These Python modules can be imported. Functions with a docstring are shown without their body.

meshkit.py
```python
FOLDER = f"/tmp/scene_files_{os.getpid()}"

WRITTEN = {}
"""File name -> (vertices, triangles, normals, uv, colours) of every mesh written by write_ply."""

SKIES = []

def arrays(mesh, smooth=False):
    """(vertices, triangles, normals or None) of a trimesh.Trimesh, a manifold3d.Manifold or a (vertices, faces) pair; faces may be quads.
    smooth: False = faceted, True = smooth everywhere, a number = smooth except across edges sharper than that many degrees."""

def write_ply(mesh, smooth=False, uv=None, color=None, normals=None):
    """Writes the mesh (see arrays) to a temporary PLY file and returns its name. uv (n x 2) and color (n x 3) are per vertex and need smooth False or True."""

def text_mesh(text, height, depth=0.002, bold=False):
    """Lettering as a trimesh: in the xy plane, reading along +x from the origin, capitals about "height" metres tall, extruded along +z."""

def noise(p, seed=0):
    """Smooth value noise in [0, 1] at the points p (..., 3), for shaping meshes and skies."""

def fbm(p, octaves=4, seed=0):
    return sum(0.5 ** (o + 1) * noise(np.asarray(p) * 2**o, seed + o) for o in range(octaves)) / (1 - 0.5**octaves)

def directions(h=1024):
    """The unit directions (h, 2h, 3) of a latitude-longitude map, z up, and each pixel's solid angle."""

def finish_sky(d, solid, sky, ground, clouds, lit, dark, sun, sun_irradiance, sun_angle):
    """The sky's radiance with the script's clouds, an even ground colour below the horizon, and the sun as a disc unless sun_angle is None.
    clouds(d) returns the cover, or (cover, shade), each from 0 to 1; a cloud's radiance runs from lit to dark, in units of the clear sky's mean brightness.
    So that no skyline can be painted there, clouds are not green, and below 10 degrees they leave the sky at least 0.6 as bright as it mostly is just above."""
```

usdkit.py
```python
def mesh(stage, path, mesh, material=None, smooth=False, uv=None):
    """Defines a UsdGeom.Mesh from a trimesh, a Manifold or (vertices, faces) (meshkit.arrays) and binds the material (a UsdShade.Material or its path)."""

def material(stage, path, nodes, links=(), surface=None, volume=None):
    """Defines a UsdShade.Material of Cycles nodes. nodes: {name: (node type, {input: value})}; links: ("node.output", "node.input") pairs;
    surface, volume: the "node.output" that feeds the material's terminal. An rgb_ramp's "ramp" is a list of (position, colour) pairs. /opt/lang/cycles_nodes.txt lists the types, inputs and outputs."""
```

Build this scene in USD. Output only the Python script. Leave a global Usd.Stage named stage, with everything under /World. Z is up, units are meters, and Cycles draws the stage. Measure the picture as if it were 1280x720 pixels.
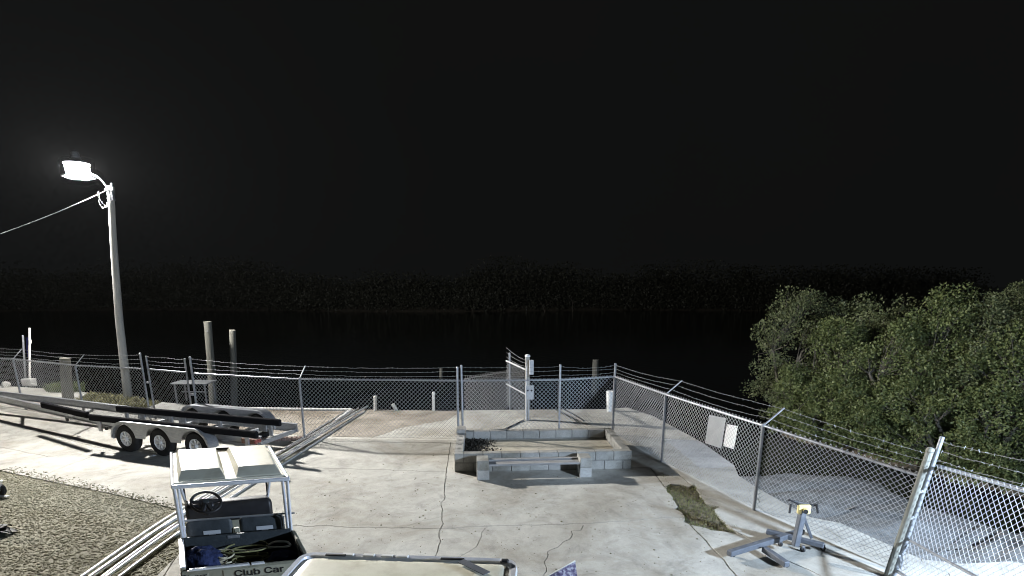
import math, random, sys
import numpy as np
import trimesh
from trimesh import creation
from shapely.geometry import Polygon, LineString
from shapely.ops import unary_union
from pxr import Usd, UsdGeom, UsdLux, UsdShade, Sdf, Gf, Vt
import usdkit, meshkit

stage = Usd.Stage.CreateInMemory()
UsdGeom.SetStageUpAxis(stage, UsdGeom.Tokens.z)
UsdGeom.SetStageMetersPerUnit(stage, 1.0)
UsdGeom.Xform.Define(stage, '/World')
UsdGeom.Scope.Define(stage, '/World/Looks')
RNG = np.random.default_rng(7)

# ---------------------------------------------------------------- camera, sky, lamps, exposure
FOC, PITCH, CAM_H, HORIZON = 700.0, math.radians(14), 4.2, 353.0
CP, SP = math.cos(PITCH), math.sin(PITCH)
CY = HORIZON + FOC * math.tan(PITCH)
cam = UsdGeom.Camera.Define(stage, '/World/camera')
cam.CreateHorizontalApertureAttr(36.0)
cam.CreateVerticalApertureAttr(36.0 * 9 / 16)
cam.CreateFocalLengthAttr(36.0 * FOC / 1280)
cam.CreateVerticalApertureOffsetAttr(36.0 * (CY - 360) / 1280)
cam.CreateClippingRangeAttr(Gf.Vec2f(0.05, 5000))
cam.AddTranslateOp().Set(Gf.Vec3d(0, 0, CAM_H))
cam.AddRotateXOp().Set(90 - math.degrees(PITCH))
cam.CreateExposureAttr(0.0)

SKY_LEVEL = 0.0053
LAMP_RADIANCE = 15500.0
FLOOD_RADIANCE = 9000.0

usdkit.material(stage, '/World/Looks/night_sky', {
    'tc': ('texture_coordinate', {}),
    'sky': ('sky_texture', {'sky_type': 'single_scattering', 'sun_disc': False, 'sun_elevation': 0.02, 'sun_rotation': 2.6}),
    'n': ('noise_texture', {'scale': 1.6, 'detail': 3.0}),
    'r': ('rgb_ramp', {'ramp': [(0.3, (0.85, 0.93, 0.95)), (0.7, (1.0, 1.04, 1.02))]}),
    'mixed': ('mix_color', {'blend_type': 'mix', 'fac': 0.0015}),
    'bg': ('background_shader', {'strength': SKY_LEVEL}),
}, [('tc.generated', 'n.vector'), ('n.fac', 'r.fac'), ('r.color', 'mixed.a'), ('sky.color', 'mixed.b'), ('mixed.result', 'bg.color')], surface='bg.background')
dome = UsdLux.DomeLight.Define(stage, '/World/sky')
UsdShade.MaterialBindingAPI.Apply(dome.GetPrim()).Bind(UsdShade.Material.Get(stage, '/World/Looks/night_sky'))
dome.GetPrim().SetCustomDataByKey('kind', 'structure')

# ---------------------------------------------------------------- measuring helpers (photo pixel -> place in the world)
def at(u, v, Z=0.0):
    k = (v - CY) / FOC; D = CAM_H - Z
    Y = D * (CP - k * SP) / (SP + k * CP); zc = Y * CP + D * SP
    return np.array([(u - 640) / FOC * zc, Y, Z])
def atY(u, v, Y):
    k = (v - CY) / FOC
    D = Y * (SP + k * CP) / (CP - k * SP); zc = Y * CP + D * SP
    return np.array([(u - 640) / FOC * zc, Y, CAM_H - D])

# ---------------------------------------------------------------- mesh helpers
class MB:
    def __init__(self): self.v, self.f, self.n = [], [], 0
    def add(self, v, f):
        v = np.asarray(v, float); f = np.asarray(f, int)
        if f.shape[1] == 4: f = np.vstack([f[:, [0, 1, 2]], f[:, [0, 2, 3]]])
        self.v.append(v); self.f.append(f + self.n); self.n += len(v); return self
    def tm(self, m): return self.add(m.vertices, m.faces)
    def get(self): return np.vstack(self.v), np.vstack(self.f)
    # box with chamfered edges, oriented by axes matrix R (columns)
    def box(self, c, s, R=None, ch=0.0):
        c = np.asarray(c, float); h = np.asarray(s, float) / 2
        if ch <= 0:
            m = creation.box(extents=2 * h)
        else:
            ch = min(ch, 0.45 * 2 * h.min())
            pts = []
            for sx in (-1, 1):
                for sy in (-1, 1):
                    for sz in (-1, 1):
                        for k in range(3):
                            q = h - ch; q[k] = h[k]
                            pts.append(q * [sx, sy, sz])
            m = trimesh.convex.convex_hull(np.array(pts))
        v = np.array(m.vertices)
        if R is not None: v = v @ np.asarray(R).T
        return self.add(v + c, m.faces)
    def beam(self, p0, p1, w, hgt, ch=0.0, up=(0, 0, 1)):
        p0 = np.asarray(p0, float); p1 = np.asarray(p1, float); d = p1 - p0; L = np.linalg.norm(d); d /= L
        s = np.cross(d, up); s /= np.linalg.norm(s); t = np.cross(s, d)
        return self.box((p0 + p1) / 2, (L, w, hgt), np.stack([d, s, t], 1), ch)
    def tube(self, path, r, n=8, cap=True):
        P = np.asarray(path, float); r = np.broadcast_to(np.asarray(r, float), (len(P),))
        T = np.gradient(P, axis=0); T /= np.maximum(np.linalg.norm(T, axis=1, keepdims=True), 1e-9)
        ref = np.array([0, 0, 1.0]) if abs(T[:, 2]).mean() < 0.8 else np.array([1.0, 0, 0])
        a = np.cross(T, ref); a /= np.maximum(np.linalg.norm(a, axis=1, keepdims=True), 1e-9); b = np.cross(T, a)
        th = np.arange(n) / n * 2 * np.pi
        V = P[:, None] + r[:, None, None] * (np.cos(th)[None, :, None] * a[:, None] + np.sin(th)[None, :, None] * b[:, None])
        m = len(P); i = np.arange(m - 1)[:, None] * n; j = np.arange(n)[None]; j2 = (j + 1) % n
        q = np.stack([i + j, i + n + j, i + n + j2, i + j2], -1).reshape(-1, 4)
        self.add(V.reshape(-1, 3), q)
        if cap:
            for e, flip in ((0, False), (m - 1, True)):
                k = np.arange(1, n - 1); f = np.stack([np.zeros_like(k), k, k + 1], 1)
                self.add(V[e], f[:, ::-1] if flip else f)
        return self
    def lathe(self, prof, c, axis=(0, 0, 1), n=24):
        prof = np.asarray(prof, float); ax = np.asarray(axis, float); ax /= np.linalg.norm(ax)
        ref = np.array([1.0, 0, 0]) if abs(ax[0]) < 0.9 else np.array([0, 1.0, 0])
        a = np.cross(ax, ref); a /= np.linalg.norm(a); b = np.cross(ax, a)
        th = np.arange(n) / n * 2 * np.pi; m = len(prof)
        V = np.asarray(c) + prof[:, 1][:, None, None] * ax + prof[:, 0][:, None, None] * (np.cos(th)[None, :, None] * a + np.sin(th)[None, :, None] * b)
        i = np.arange(m - 1)[:, None] * n; j = np.arange(n)[None]; j2 = (j + 1) % n
        return self.add(V.reshape(-1, 3), np.stack([i + j, i + j2, i + n + j2, i + n + j], -1).reshape(-1, 4))
def mapped(mb, fn):
    v, f = mb.get(); return (fn(v), f)

USED = {}
def numbered(parent, name):
    k = (parent, name); n = USED.get(k, 0); USED[k] = n + 1
    return parent + '/' + (name if n == 0 else f'{name}_{n:03d}')
LOC = {}
def tag(prim, label=None, cat=None, group=None, kind=None):
    p = prim.GetPrim() if hasattr(prim, 'GetPrim') else prim
    for k, val in (('label', label), ('category', cat), ('group', group), ('kind', kind)):
        if val: p.SetCustomDataByKey(k, val)
    return p
def thing(name, label, cat, loc=(0, 0, 0), group=None, kind=None):
    path = numbered('/World', name); x = UsdGeom.Xform.Define(stage, path)
    x.AddTranslateOp().Set(Gf.Vec3d(*map(float, loc))); LOC[path] = np.asarray(loc, float)
    tag(x, label, cat, group, kind); return path
def obj(parent, name, mesh, mat, smooth=30, kind=None, label=None):
    """One mesh (world coordinates given) under parent; vertices are stored relative to the thing's base."""
    path = numbered(parent, name)
    root = '/'.join(path.split('/')[:3]); off = LOC.get(root, np.zeros(3))
    v, f = mesh.get() if isinstance(mesh, MB) else (np.asarray(mesh[0]), np.asarray(mesh[1])) if isinstance(mesh, tuple) else (np.array(mesh.vertices), np.array(mesh.faces))
    usdkit.mesh(stage, path, (v - off, f), '/World/Looks/' + mat, smooth=smooth)
    p = stage.GetPrimAtPath(path)
    tag(p, label=label, kind=kind); return path
def solo(name, mesh, mat, label=None, cat=None, group=None, kind=None, smooth=30, loc=None):
    v, f = mesh.get() if isinstance(mesh, MB) else mesh if isinstance(mesh, tuple) else (np.array(mesh.vertices), np.array(mesh.faces))
    path = numbered('/World', name)
    loc = np.array([v[:, 0].mean(), v[:, 1].mean(), v[:, 2].min()]) if loc is None else np.asarray(loc, float)
    m = usdkit.mesh(stage, path, (v - loc, f), '/World/Looks/' + mat, smooth=smooth)
    UsdGeom.Xformable(m).AddTranslateOp().Set(Gf.Vec3d(*map(float, loc)))
    tag(m, label, cat, group, kind); return path

# ---------------------------------------------------------------- materials
def look(name, stops, rough=0.6, metal=0.0, scale=4.0, detail=5.0, bump=0.0, bscale=40.0, coord='object', spec=0.4, rand=0.0, stretch=None, coat=0.0):
    """Noise between colour stops, with fine relief; rand shifts each object's tone."""
    nodes = {'n': ('noise_texture', {'scale': scale, 'detail': detail, 'roughness': 0.6}),
             'r': ('rgb_ramp', {'ramp': stops}),
             'p': ('principled_bsdf', {'roughness': rough, 'metallic': metal, 'specular_ior_level': spec, 'coat_weight': coat})}
    links = [('n.fac', 'r.fac')]
    if coord == 'world':
        nodes['g'] = ('geometry', {}); src = 'g.position'
    else:
        nodes['g'] = ('texture_coordinate', {}); src = 'g.object'
    if stretch:
        nodes['m'] = ('mapping', {'scale': stretch}); links += [(src, 'm.vector')]; src = 'm.vector'
    links += [(src, 'n.vector')]
    col = 'r.color'
    if rand:
        nodes['oi'] = ('object_info', {}); nodes['mr'] = ('map_range', {'from_min': 0.0, 'from_max': 1.0, 'to_min': 1 - rand, 'to_max': 1 + rand})
        nodes['h'] = ('hsv', {'fac': 1.0})
        links += [('oi.random', 'mr.value'), ('mr.result', 'h.value'), (col, 'h.color')]; col = 'h.color'
    links += [(col, 'p.base_color')]
    if bump:
        nodes['bn'] = ('noise_texture', {'scale': bscale, 'detail': 4.0}); nodes['b'] = ('bump', {'strength': bump, 'distance': 0.02})
        links += [(src, 'bn.vector'), ('bn.fac', 'b.height'), ('b.normal', 'p.normal')]
    usdkit.material(stage, '/World/Looks/' + name, nodes, links, surface='p.BSDF')
G = lambda x: (x, x, x)
def concrete(name, dark, light, stain, pit=0.5, rough=0.85, rand=0.06, fine=1.0):
    """Old concrete: broad stains, medium blotches, worn aggregate and scattered dark marks, with fine relief."""
    nodes = {'g': ('geometry', {}),
             'n1': ('noise_texture', {'scale': 0.5, 'detail': 7.0, 'roughness': 0.66, 'distortion': 0.8}),
             'n2': ('noise_texture', {'scale': 3.4, 'detail': 7.0, 'roughness': 0.72, 'distortion': 0.4}),
             'n3': ('noise_texture', {'scale': 48.0 * fine, 'detail': 3.0, 'roughness': 0.75}),
             'n4': ('noise_texture', {'scale': 1.3, 'detail': 8.0, 'roughness': 0.78, 'distortion': 1.2}),
             'r1': ('rgb_ramp', {'ramp': [(0.34, stain), (0.48, dark), (0.62, light)]}),
             'r2': ('rgb_ramp', {'ramp': [(0.32, G(0.80)), (0.58, G(1.04))]}),
             'r3': ('rgb_ramp', {'ramp': [(0.30, G(0.60)), (0.46, G(1.0)), (0.75, G(1.14))]}),
             'r4': ('rgb_ramp', {'ramp': [(0.32, G(0.55)), (0.43, G(0.86)), (0.50, G(1.0))]}),
             'm1': ('mix_color', {'blend_type': 'multiply', 'fac': 0.8}), 'm2': ('mix_color', {'blend_type': 'multiply', 'fac': pit}), 'm3': ('mix_color', {'blend_type': 'multiply', 'fac': 0.7}),
             'oi': ('object_info', {}), 'mr': ('map_range', {'from_min': 0.0, 'from_max': 1.0, 'to_min': 1 - rand, 'to_max': 1 + rand}), 'h': ('hsv', {'fac': 1.0}),
             'add': ('math', {'math_type': 'multiply_add', 'value2': 0.5}), 'b': ('bump', {'strength': 0.4, 'distance': 0.008}),
             'p': ('principled_bsdf', {'roughness': rough, 'specular_ior_level': 0.25})}
    links = [('g.position', x + '.vector') for x in ('n1', 'n2', 'n3', 'n4')]
    links += [('n1.fac', 'r1.fac'), ('n2.fac', 'r2.fac'), ('n3.fac', 'r3.fac'), ('n4.fac', 'r4.fac'),
              ('r1.color', 'm1.a'), ('r2.color', 'm1.b'), ('m1.result', 'm2.a'), ('r3.color', 'm2.b'), ('m2.result', 'm3.a'), ('r4.color', 'm3.b'),
              ('oi.random', 'mr.value'), ('mr.result', 'h.value'), ('m3.result', 'h.color'), ('h.color', 'p.base_color'),
              ('n2.fac', 'add.value1'), ('n3.fac', 'add.value3'), ('add.value', 'b.height'), ('b.normal', 'p.normal')]
    usdkit.material(stage, '/World/Looks/' + name, nodes, links, surface='p.BSDF')
concrete('concrete_pale', (0.365, 0.35, 0.312), (0.44, 0.425, 0.385), (0.285, 0.262, 0.22), 0.35, rand=0.09)
concrete('concrete_tan', (0.34, 0.30, 0.245), (0.39, 0.35, 0.295), (0.28, 0.24, 0.185), 0.3)
concrete('concrete_rough', (0.38, 0.38, 0.37), (0.48, 0.48, 0.47), (0.29, 0.28, 0.26), 0.6)
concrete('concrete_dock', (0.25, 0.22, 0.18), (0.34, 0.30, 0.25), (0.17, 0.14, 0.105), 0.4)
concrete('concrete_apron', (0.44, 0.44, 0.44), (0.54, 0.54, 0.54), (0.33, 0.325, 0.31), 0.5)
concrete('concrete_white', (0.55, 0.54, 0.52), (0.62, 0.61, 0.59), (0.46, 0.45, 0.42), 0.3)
concrete('concrete_lamp_dimmed', (0.31, 0.305, 0.285), (0.37, 0.365, 0.345), (0.23, 0.22, 0.20), 0.4)  # darker tone put in to offset the strong light near the lamp
concrete('gravel_ground', (0.21, 0.195, 0.135), (0.26, 0.245, 0.175), (0.16, 0.148, 0.095), 0.9, fine=1.3)
concrete('block_grey', (0.255, 0.25, 0.23), (0.32, 0.31, 0.29), (0.15, 0.14, 0.115), 0.7, rand=0.10)
concrete('trough_fill', (0.42, 0.38, 0.30), (0.50, 0.46, 0.38), (0.28, 0.24, 0.17), 0.5)
concrete('block_pale', (0.34, 0.335, 0.32), (0.40, 0.395, 0.38), (0.25, 0.24, 0.22), 0.5)
concrete('mortar', (0.15, 0.146, 0.135), (0.20, 0.195, 0.18), (0.10, 0.095, 0.085), 0.5)
look('dirt', [(0.3, (0.05, 0.042, 0.03)), (0.7, (0.11, 0.095, 0.07))], 0.95, scale=3, bump=0.6, coord='world')
look('patch_soil', [(0.3, (0.06, 0.052, 0.036)), (0.5, (0.12, 0.105, 0.075)), (0.7, (0.22, 0.20, 0.16))], 0.95, scale=9, bump=0.6, coord='world')
look('mud_bank', [(0.3, (0.075, 0.06, 0.042)), (0.5, (0.13, 0.105, 0.075)), (0.7, (0.20, 0.165, 0.125))], 0.9, scale=1.8, bump=0.7, bscale=9, coord='world')
look('rubble', [(0.3, (0.09, 0.09, 0.088)), (0.7, (0.20, 0.20, 0.195))], 0.85, scale=4, bump=0.7, bscale=14, coord='world')
look('stone_mixed', [(0.3, (0.135, 0.122, 0.075)), (0.5, (0.205, 0.19, 0.125)), (0.7, (0.30, 0.28, 0.20))], 0.9, scale=22, rand=0.3, coord='world')
look('galvanised', [(0.3, (0.20, 0.21, 0.23)), (0.55, (0.29, 0.30, 0.32)), (0.75, (0.38, 0.39, 0.41))], 0.42, 0.45, scale=14, bump=0.08, bscale=60, spec=0.5)
look('wire_metal', [(0.3, (0.30, 0.31, 0.33)), (0.7, (0.42, 0.43, 0.45))], 0.45, 0.35, scale=5, spec=0.5)
look('wire_dull', [(0.3, (0.20, 0.20, 0.20)), (0.7, (0.34, 0.34, 0.34))], 0.55, 0.3, scale=5)
look('pipe_old', [(0.3, (0.10, 0.10, 0.085)), (0.6, (0.18, 0.18, 0.155)), (0.8, (0.24, 0.235, 0.21))], 0.7, 0.1, scale=9, bump=0.3, stretch=(1, 1, 0.15))
look('aluminium', [(0.3, (0.24, 0.25, 0.27)), (0.7, (0.36, 0.37, 0.39))], 0.38, 0.55, scale=6, bump=0.05, spec=0.5, stretch=(0.4, 4, 4))
look('rim_bright', [(0.3, (0.66, 0.66, 0.67)), (0.7, (0.80, 0.80, 0.81))], 0.4, 0.25, scale=8, spec=0.5)
look('aluminium_bright', [(0.3, (0.56, 0.56, 0.57)), (0.7, (0.72, 0.72, 0.73))], 0.35, 0.5, scale=8, spec=0.5)
look('carpet_black', [(0.3, (0.008, 0.008, 0.010)), (0.7, (0.018, 0.018, 0.021))], 1.0, scale=60, bump=0.6, bscale=220, spec=0.05)
look('tyre_rubber', [(0.3, (0.012, 0.012, 0.013)), (0.7, (0.026, 0.025, 0.024))], 0.85, scale=8, bump=0.15, spec=0.25)
look('black_plastic', [(0.3, (0.012, 0.012, 0.014)), (0.7, (0.024, 0.024, 0.027))], 0.5, scale=8, bump=0.06)
look('seat_vinyl', [(0.3, (0.030, 0.036, 0.040)), (0.7, (0.050, 0.058, 0.064))], 0.55, scale=10, bump=0.2)
look('bed_liner', [(0.3, (0.012, 0.012, 0.013)), (0.7, (0.03, 0.03, 0.028))], 0.8, scale=6, bump=0.4, bscale=90)
look('body_beige', [(0.3, (0.19, 0.18, 0.13)), (0.5, (0.26, 0.25, 0.19)), (0.7, (0.30, 0.29, 0.22))], 0.5, scale=7, bump=0.04)
look('roof_cream', [(0.3, (0.58, 0.54, 0.42)), (0.5, (0.70, 0.67, 0.54)), (0.75, (0.76, 0.73, 0.60))], 0.45, scale=4.5, bump=0.05, bscale=12)
look('roof_grey', [(0.3, (0.36, 0.36, 0.34)), (0.7, (0.44, 0.44, 0.42))], 0.6, scale=2.2)
look('white_paint', [(0.3, (0.66, 0.66, 0.66)), (0.7, (0.80, 0.80, 0.80))], 0.45, scale=5)
look('white_plastic', [(0.3, (0.66, 0.65, 0.62)), (0.7, (0.78, 0.77, 0.74))], 0.5, scale=4, bump=0.05)
look('silver_frame', [(0.3, (0.58, 0.60, 0.66)), (0.7, (0.72, 0.74, 0.79))], 0.35, 0.3, scale=6)
look('lettering_dark', [(0.3, G(0.012)), (0.7, G(0.02))], 0.5)
look('plate_pale', [(0.3, (0.29, 0.28, 0.21)), (0.7, (0.34, 0.33, 0.26))], 0.5)
look('steel_blue', [(0.3, (0.085, 0.095, 0.115)), (0.6, (0.13, 0.14, 0.16)), (0.8, (0.17, 0.175, 0.19))], 0.5, 0.25, scale=9, bump=0.15)
look('yellow_paint', [(0.3, (0.66, 0.55, 0.24)), (0.7, (0.78, 0.67, 0.34))], 0.5, scale=9)
look('red_lens', [(0.3, (0.20, 0.04, 0.035)), (0.7, (0.26, 0.06, 0.05))], 0.25, scale=4)
look('rust_metal', [(0.3, (0.13, 0.06, 0.04)), (0.7, (0.26, 0.15, 0.11))], 0.8, 0.1, scale=9, bump=0.3)
look('pole_wood', [(0.25, (0.30, 0.29, 0.26)), (0.5, (0.46, 0.45, 0.42)), (0.75, (0.56, 0.55, 0.52))], 0.85, scale=7, bump=0.5, bscale=20, stretch=(1, 1, 0.06))
look('pile_wood', [(0.25, (0.10, 0.095, 0.078)), (0.5, (0.17, 0.165, 0.14)), (0.75, (0.23, 0.225, 0.19))], 0.9, scale=9, bump=0.6, bscale=20, stretch=(1, 1, 0.07))
look('pile_dark', [(0.25, (0.035, 0.034, 0.03)), (0.75, (0.08, 0.078, 0.068))], 0.9, scale=9, bump=0.6, bscale=20, stretch=(1, 1, 0.07))
look('plank_wood', [(0.25, (0.15, 0.145, 0.145)), (0.5, (0.23, 0.225, 0.22)), (0.75, (0.31, 0.30, 0.295))], 0.85, scale=9, bump=0.5, stretch=(0.12, 3, 3))
look('sign_white', [(0.3, G(0.78)), (0.7, G(0.84))], 0.5, scale=3)
look('sign_grey', [(0.3, (0.34, 0.35, 0.36)), (0.7, (0.42, 0.43, 0.44))], 0.5, 0.2, scale=6)
look('box_grey', [(0.3, (0.46, 0.47, 0.49)), (0.7, (0.55, 0.56, 0.58))], 0.5, 0.1, scale=4)
look('brick_red', [(0.3, (0.17, 0.12, 0.10)), (0.7, (0.30, 0.22, 0.185))], 0.9, scale=5, bump=0.4, rand=0.15)
look('blue_net', [(0.3, (0.010, 0.016, 0.055)), (0.7, (0.022, 0.034, 0.10))], 0.9, scale=30, bump=0.6)
look('blue_cloth', [(0.3, (0.02, 0.022, 0.12)), (0.7, (0.03, 0.035, 0.17))], 0.9, scale=10)
look('rope_pale', [(0.3, (0.45, 0.40, 0.28)), (0.7, (0.62, 0.56, 0.42))], 0.9, scale=60, bump=0.4, bscale=200)
look('cord_olive', [(0.3, (0.17, 0.16, 0.07)), (0.7, (0.26, 0.25, 0.12))], 0.8, scale=30)
look('shadow_black', [(0.3, G(0.012)), (0.7, G(0.02))], 0.6)
look('purple_cloth', [(0.42, (0.07, 0.055, 0.11)), (0.5, (0.17, 0.15, 0.22)), (0.58, (0.36, 0.35, 0.39))], 0.8, scale=28)
look('grass', [(0.3, (0.05, 0.07, 0.02)), (0.55, (0.10, 0.13, 0.04)), (0.75, (0.17, 0.16, 0.07))], 0.8, scale=6, coord='world')
look('patch_grass', [(0.3, (0.10, 0.11, 0.04)), (0.5, (0.17, 0.175, 0.07)), (0.62, (0.24, 0.21, 0.12)), (0.8, (0.15, 0.13, 0.075))], 0.85, scale=9, coord='world')
look('dry_grass', [(0.3, (0.12, 0.11, 0.05)), (0.6, (0.20, 0.19, 0.09)), (0.8, (0.14, 0.17, 0.06))], 0.8, scale=4, coord='world')
look('litter_dark', [(0.3, (0.015, 0.013, 0.010)), (0.7, (0.045, 0.038, 0.028))], 0.9, scale=12)
look('bark', [(0.3, (0.05, 0.045, 0.038)), (0.7, (0.12, 0.11, 0.09))], 0.9, scale=8, bump=0.4, stretch=(1, 1, 0.2))
look('dark_leaf', [(0.3, (0.008, 0.010, 0.007)), (0.7, (0.016, 0.02, 0.012))], 0.7, scale=6)
def leaf_look(name, a, b, c):
    usdkit.material(stage, '/World/Looks/' + name, {
        'g': ('geometry', {}), 'n': ('noise_texture', {'scale': 2.4, 'detail': 6.0, 'roughness': 0.75}), 'r': ('rgb_ramp', {'ramp': [(0.3, a), (0.5, b), (0.68, c)]}),
        'p': ('principled_bsdf', {'roughness': 0.5, 'specular_ior_level': 0.35}), 't': ('translucent_bsdf', {}), 'mx': ('mix_closure', {'fac': 0.22})},
        [('g.position', 'n.vector'), ('n.fac', 'r.fac'), ('r.color', 'p.base_color'), ('r.color', 't.color'), ('p.BSDF', 'mx.closure1'), ('t.BSDF', 'mx.closure2')], surface='mx.closure')
leaf_look('mangrove_leaf', (0.055, 0.070, 0.026), (0.110, 0.134, 0.048), (0.185, 0.210, 0.080))
leaf_look('mangrove_leaf_grey', (0.052, 0.064, 0.032), (0.100, 0.118, 0.054), (0.17, 0.188, 0.088))
leaf_look('far_leaf', (0.042, 0.043, 0.031), (0.048, 0.05, 0.037), (0.056, 0.056, 0.043))
usdkit.material(stage, '/World/Looks/water', {
    'g': ('geometry', {}), 'n': ('noise_texture', {'scale': 2.2, 'detail': 4.0}), 'b': ('bump', {'strength': 0.25, 'distance': 0.05}),
    'p': ('principled_bsdf', {'base_color': (0.002, 0.0026, 0.0026), 'roughness': 0.08, 'ior': 1.33})},
    [('g.position', 'n.vector'), ('n.fac', 'b.height'), ('b.normal', 'p.normal')], surface='p.BSDF')
usdkit.material(stage, '/World/Looks/lamp_glow', {'e': ('emission', {'color': (1.0, 0.985, 0.95), 'strength': LAMP_RADIANCE})}, [], surface='e.emission')
usdkit.material(stage, '/World/Looks/under_glow', {'e': ('emission', {'color': (1.0, 0.985, 0.95), 'strength': 1100.0})}, [], surface='e.emission')  # weak glow added to light the ground right below the lamp
usdkit.material(stage, '/World/Looks/flood_glow', {'e': ('emission', {'color': (0.62, 0.78, 1.0), 'strength': FLOOD_RADIANCE})}, [], surface='e.emission')

# ================================================================ THE SETTING
def sheet(name, pts3, mat, thick=None, kind='structure', parent=None):
    pass
def prism(poly, z0, z1):
    m = creation.extrude_polygon(poly, z1 - z0, engine='earcut'); m.apply_translation([0, 0, z0]); return m
px = lambda pts: [tuple(at(u, v)[:2]) for u, v in pts]
WATER_Z = -1.25
# water to the horizon
MB_ = MB(); g = np.linspace(-1, 1, 9)
solo('water', MB().add([(-600, -200, WATER_Z), (600, -200, WATER_Z), (600, 900, WATER_Z), (-600, 900, WATER_Z)], [[0, 1, 2, 3]]), 'water', kind='structure', smooth=False)

L1 = [(921, 582), (925, 594), (945, 607), (960, 616), (1015, 646), (1052, 653), (1121, 684), (1154, 698), (1199, 703), (1260, 700)]
back_edge = [(-260, 470), (0, 482), (70, 486), (150, 494), (200, 502), (270, 508), (440, 511.5), (560, 513), (640, 512), (760, 511), (785, 509), (818, 520), (880, 553)]
land_xy = px(back_edge + L1) + [(9.5, 7.2), (13, 5.0), (16, -2), (16, -8), (-45, -8), (-45, 26)]
land = Polygon(land_xy).buffer(0)
solo('ground', prism(land.buffer(-0.02), -2.4, -0.13), 'dirt', kind='structure', smooth=False)

def jag(pts, amp=0.03, step=0.35, seed=0, mode='px'):
    """A cracked line: points (pixels or metres) joined with small sideways wander."""
    P = np.array(px(pts) if mode == 'px' else pts, float); rng = np.random.default_rng(seed); out = [P[0]]
    for a, b in zip(P[:-1], P[1:]):
        n = max(1, int(np.linalg.norm(b - a) / step)); d = (b - a) / max(np.linalg.norm(b - a), 1e-6)
        for k in range(1, n + 1):
            w = 0 if k == n else rng.normal() * amp
            out.append(a + (b - a) * k / n + np.array([-d[1], d[0]]) * w)
    return LineString(out)
# regions of the ground, cut out of the land
gravel = Polygon(px([(-400, 560), (0, 588), (45, 598), (140, 617), (225, 637), (262, 655), (196, 720), (150, 770)]) + [(-6.2, 4.0), (-6.5, -2), (-30, -2), (-30, 12)]).buffer(0)
grass_hole = Polygon(jag([(832, 608), (850, 606), (868, 606), (886, 630), (906, 652), (922, 668), (900, 664), (862, 656), (847, 633), (832, 608)], 0.05, 0.12, 3)).buffer(0)
weeds = Polygon(px([(96, 500), (112, 491), (152, 494.5), (200, 503), (182, 510), (120, 508)])).buffer(0.05)
fence_xy = [tuple(at(u, v, 1.66)[:2]) for u, v in [(-120, 440), (16, 449), (94, 457), (185, 461), (245, 467), (374, 474), (577, 476), (700, 475), (768.5, 471)]]
rfence_xy = [tuple(at(u, v, 1.66)[:2]) for u, v in [(768.5, 471), (832, 493), (954, 532)]] + [tuple(at(1107, 722)[:2])]
rdir = np.array(rfence_xy[-1]) - np.array(rfence_xy[-2]); rdir /= np.linalg.norm(rdir)
gate_end = tuple(np.array(rfence_xy[-1]) + rdir * 3.6)
cuts = []
CR = np.random.default_rng(77)
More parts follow.
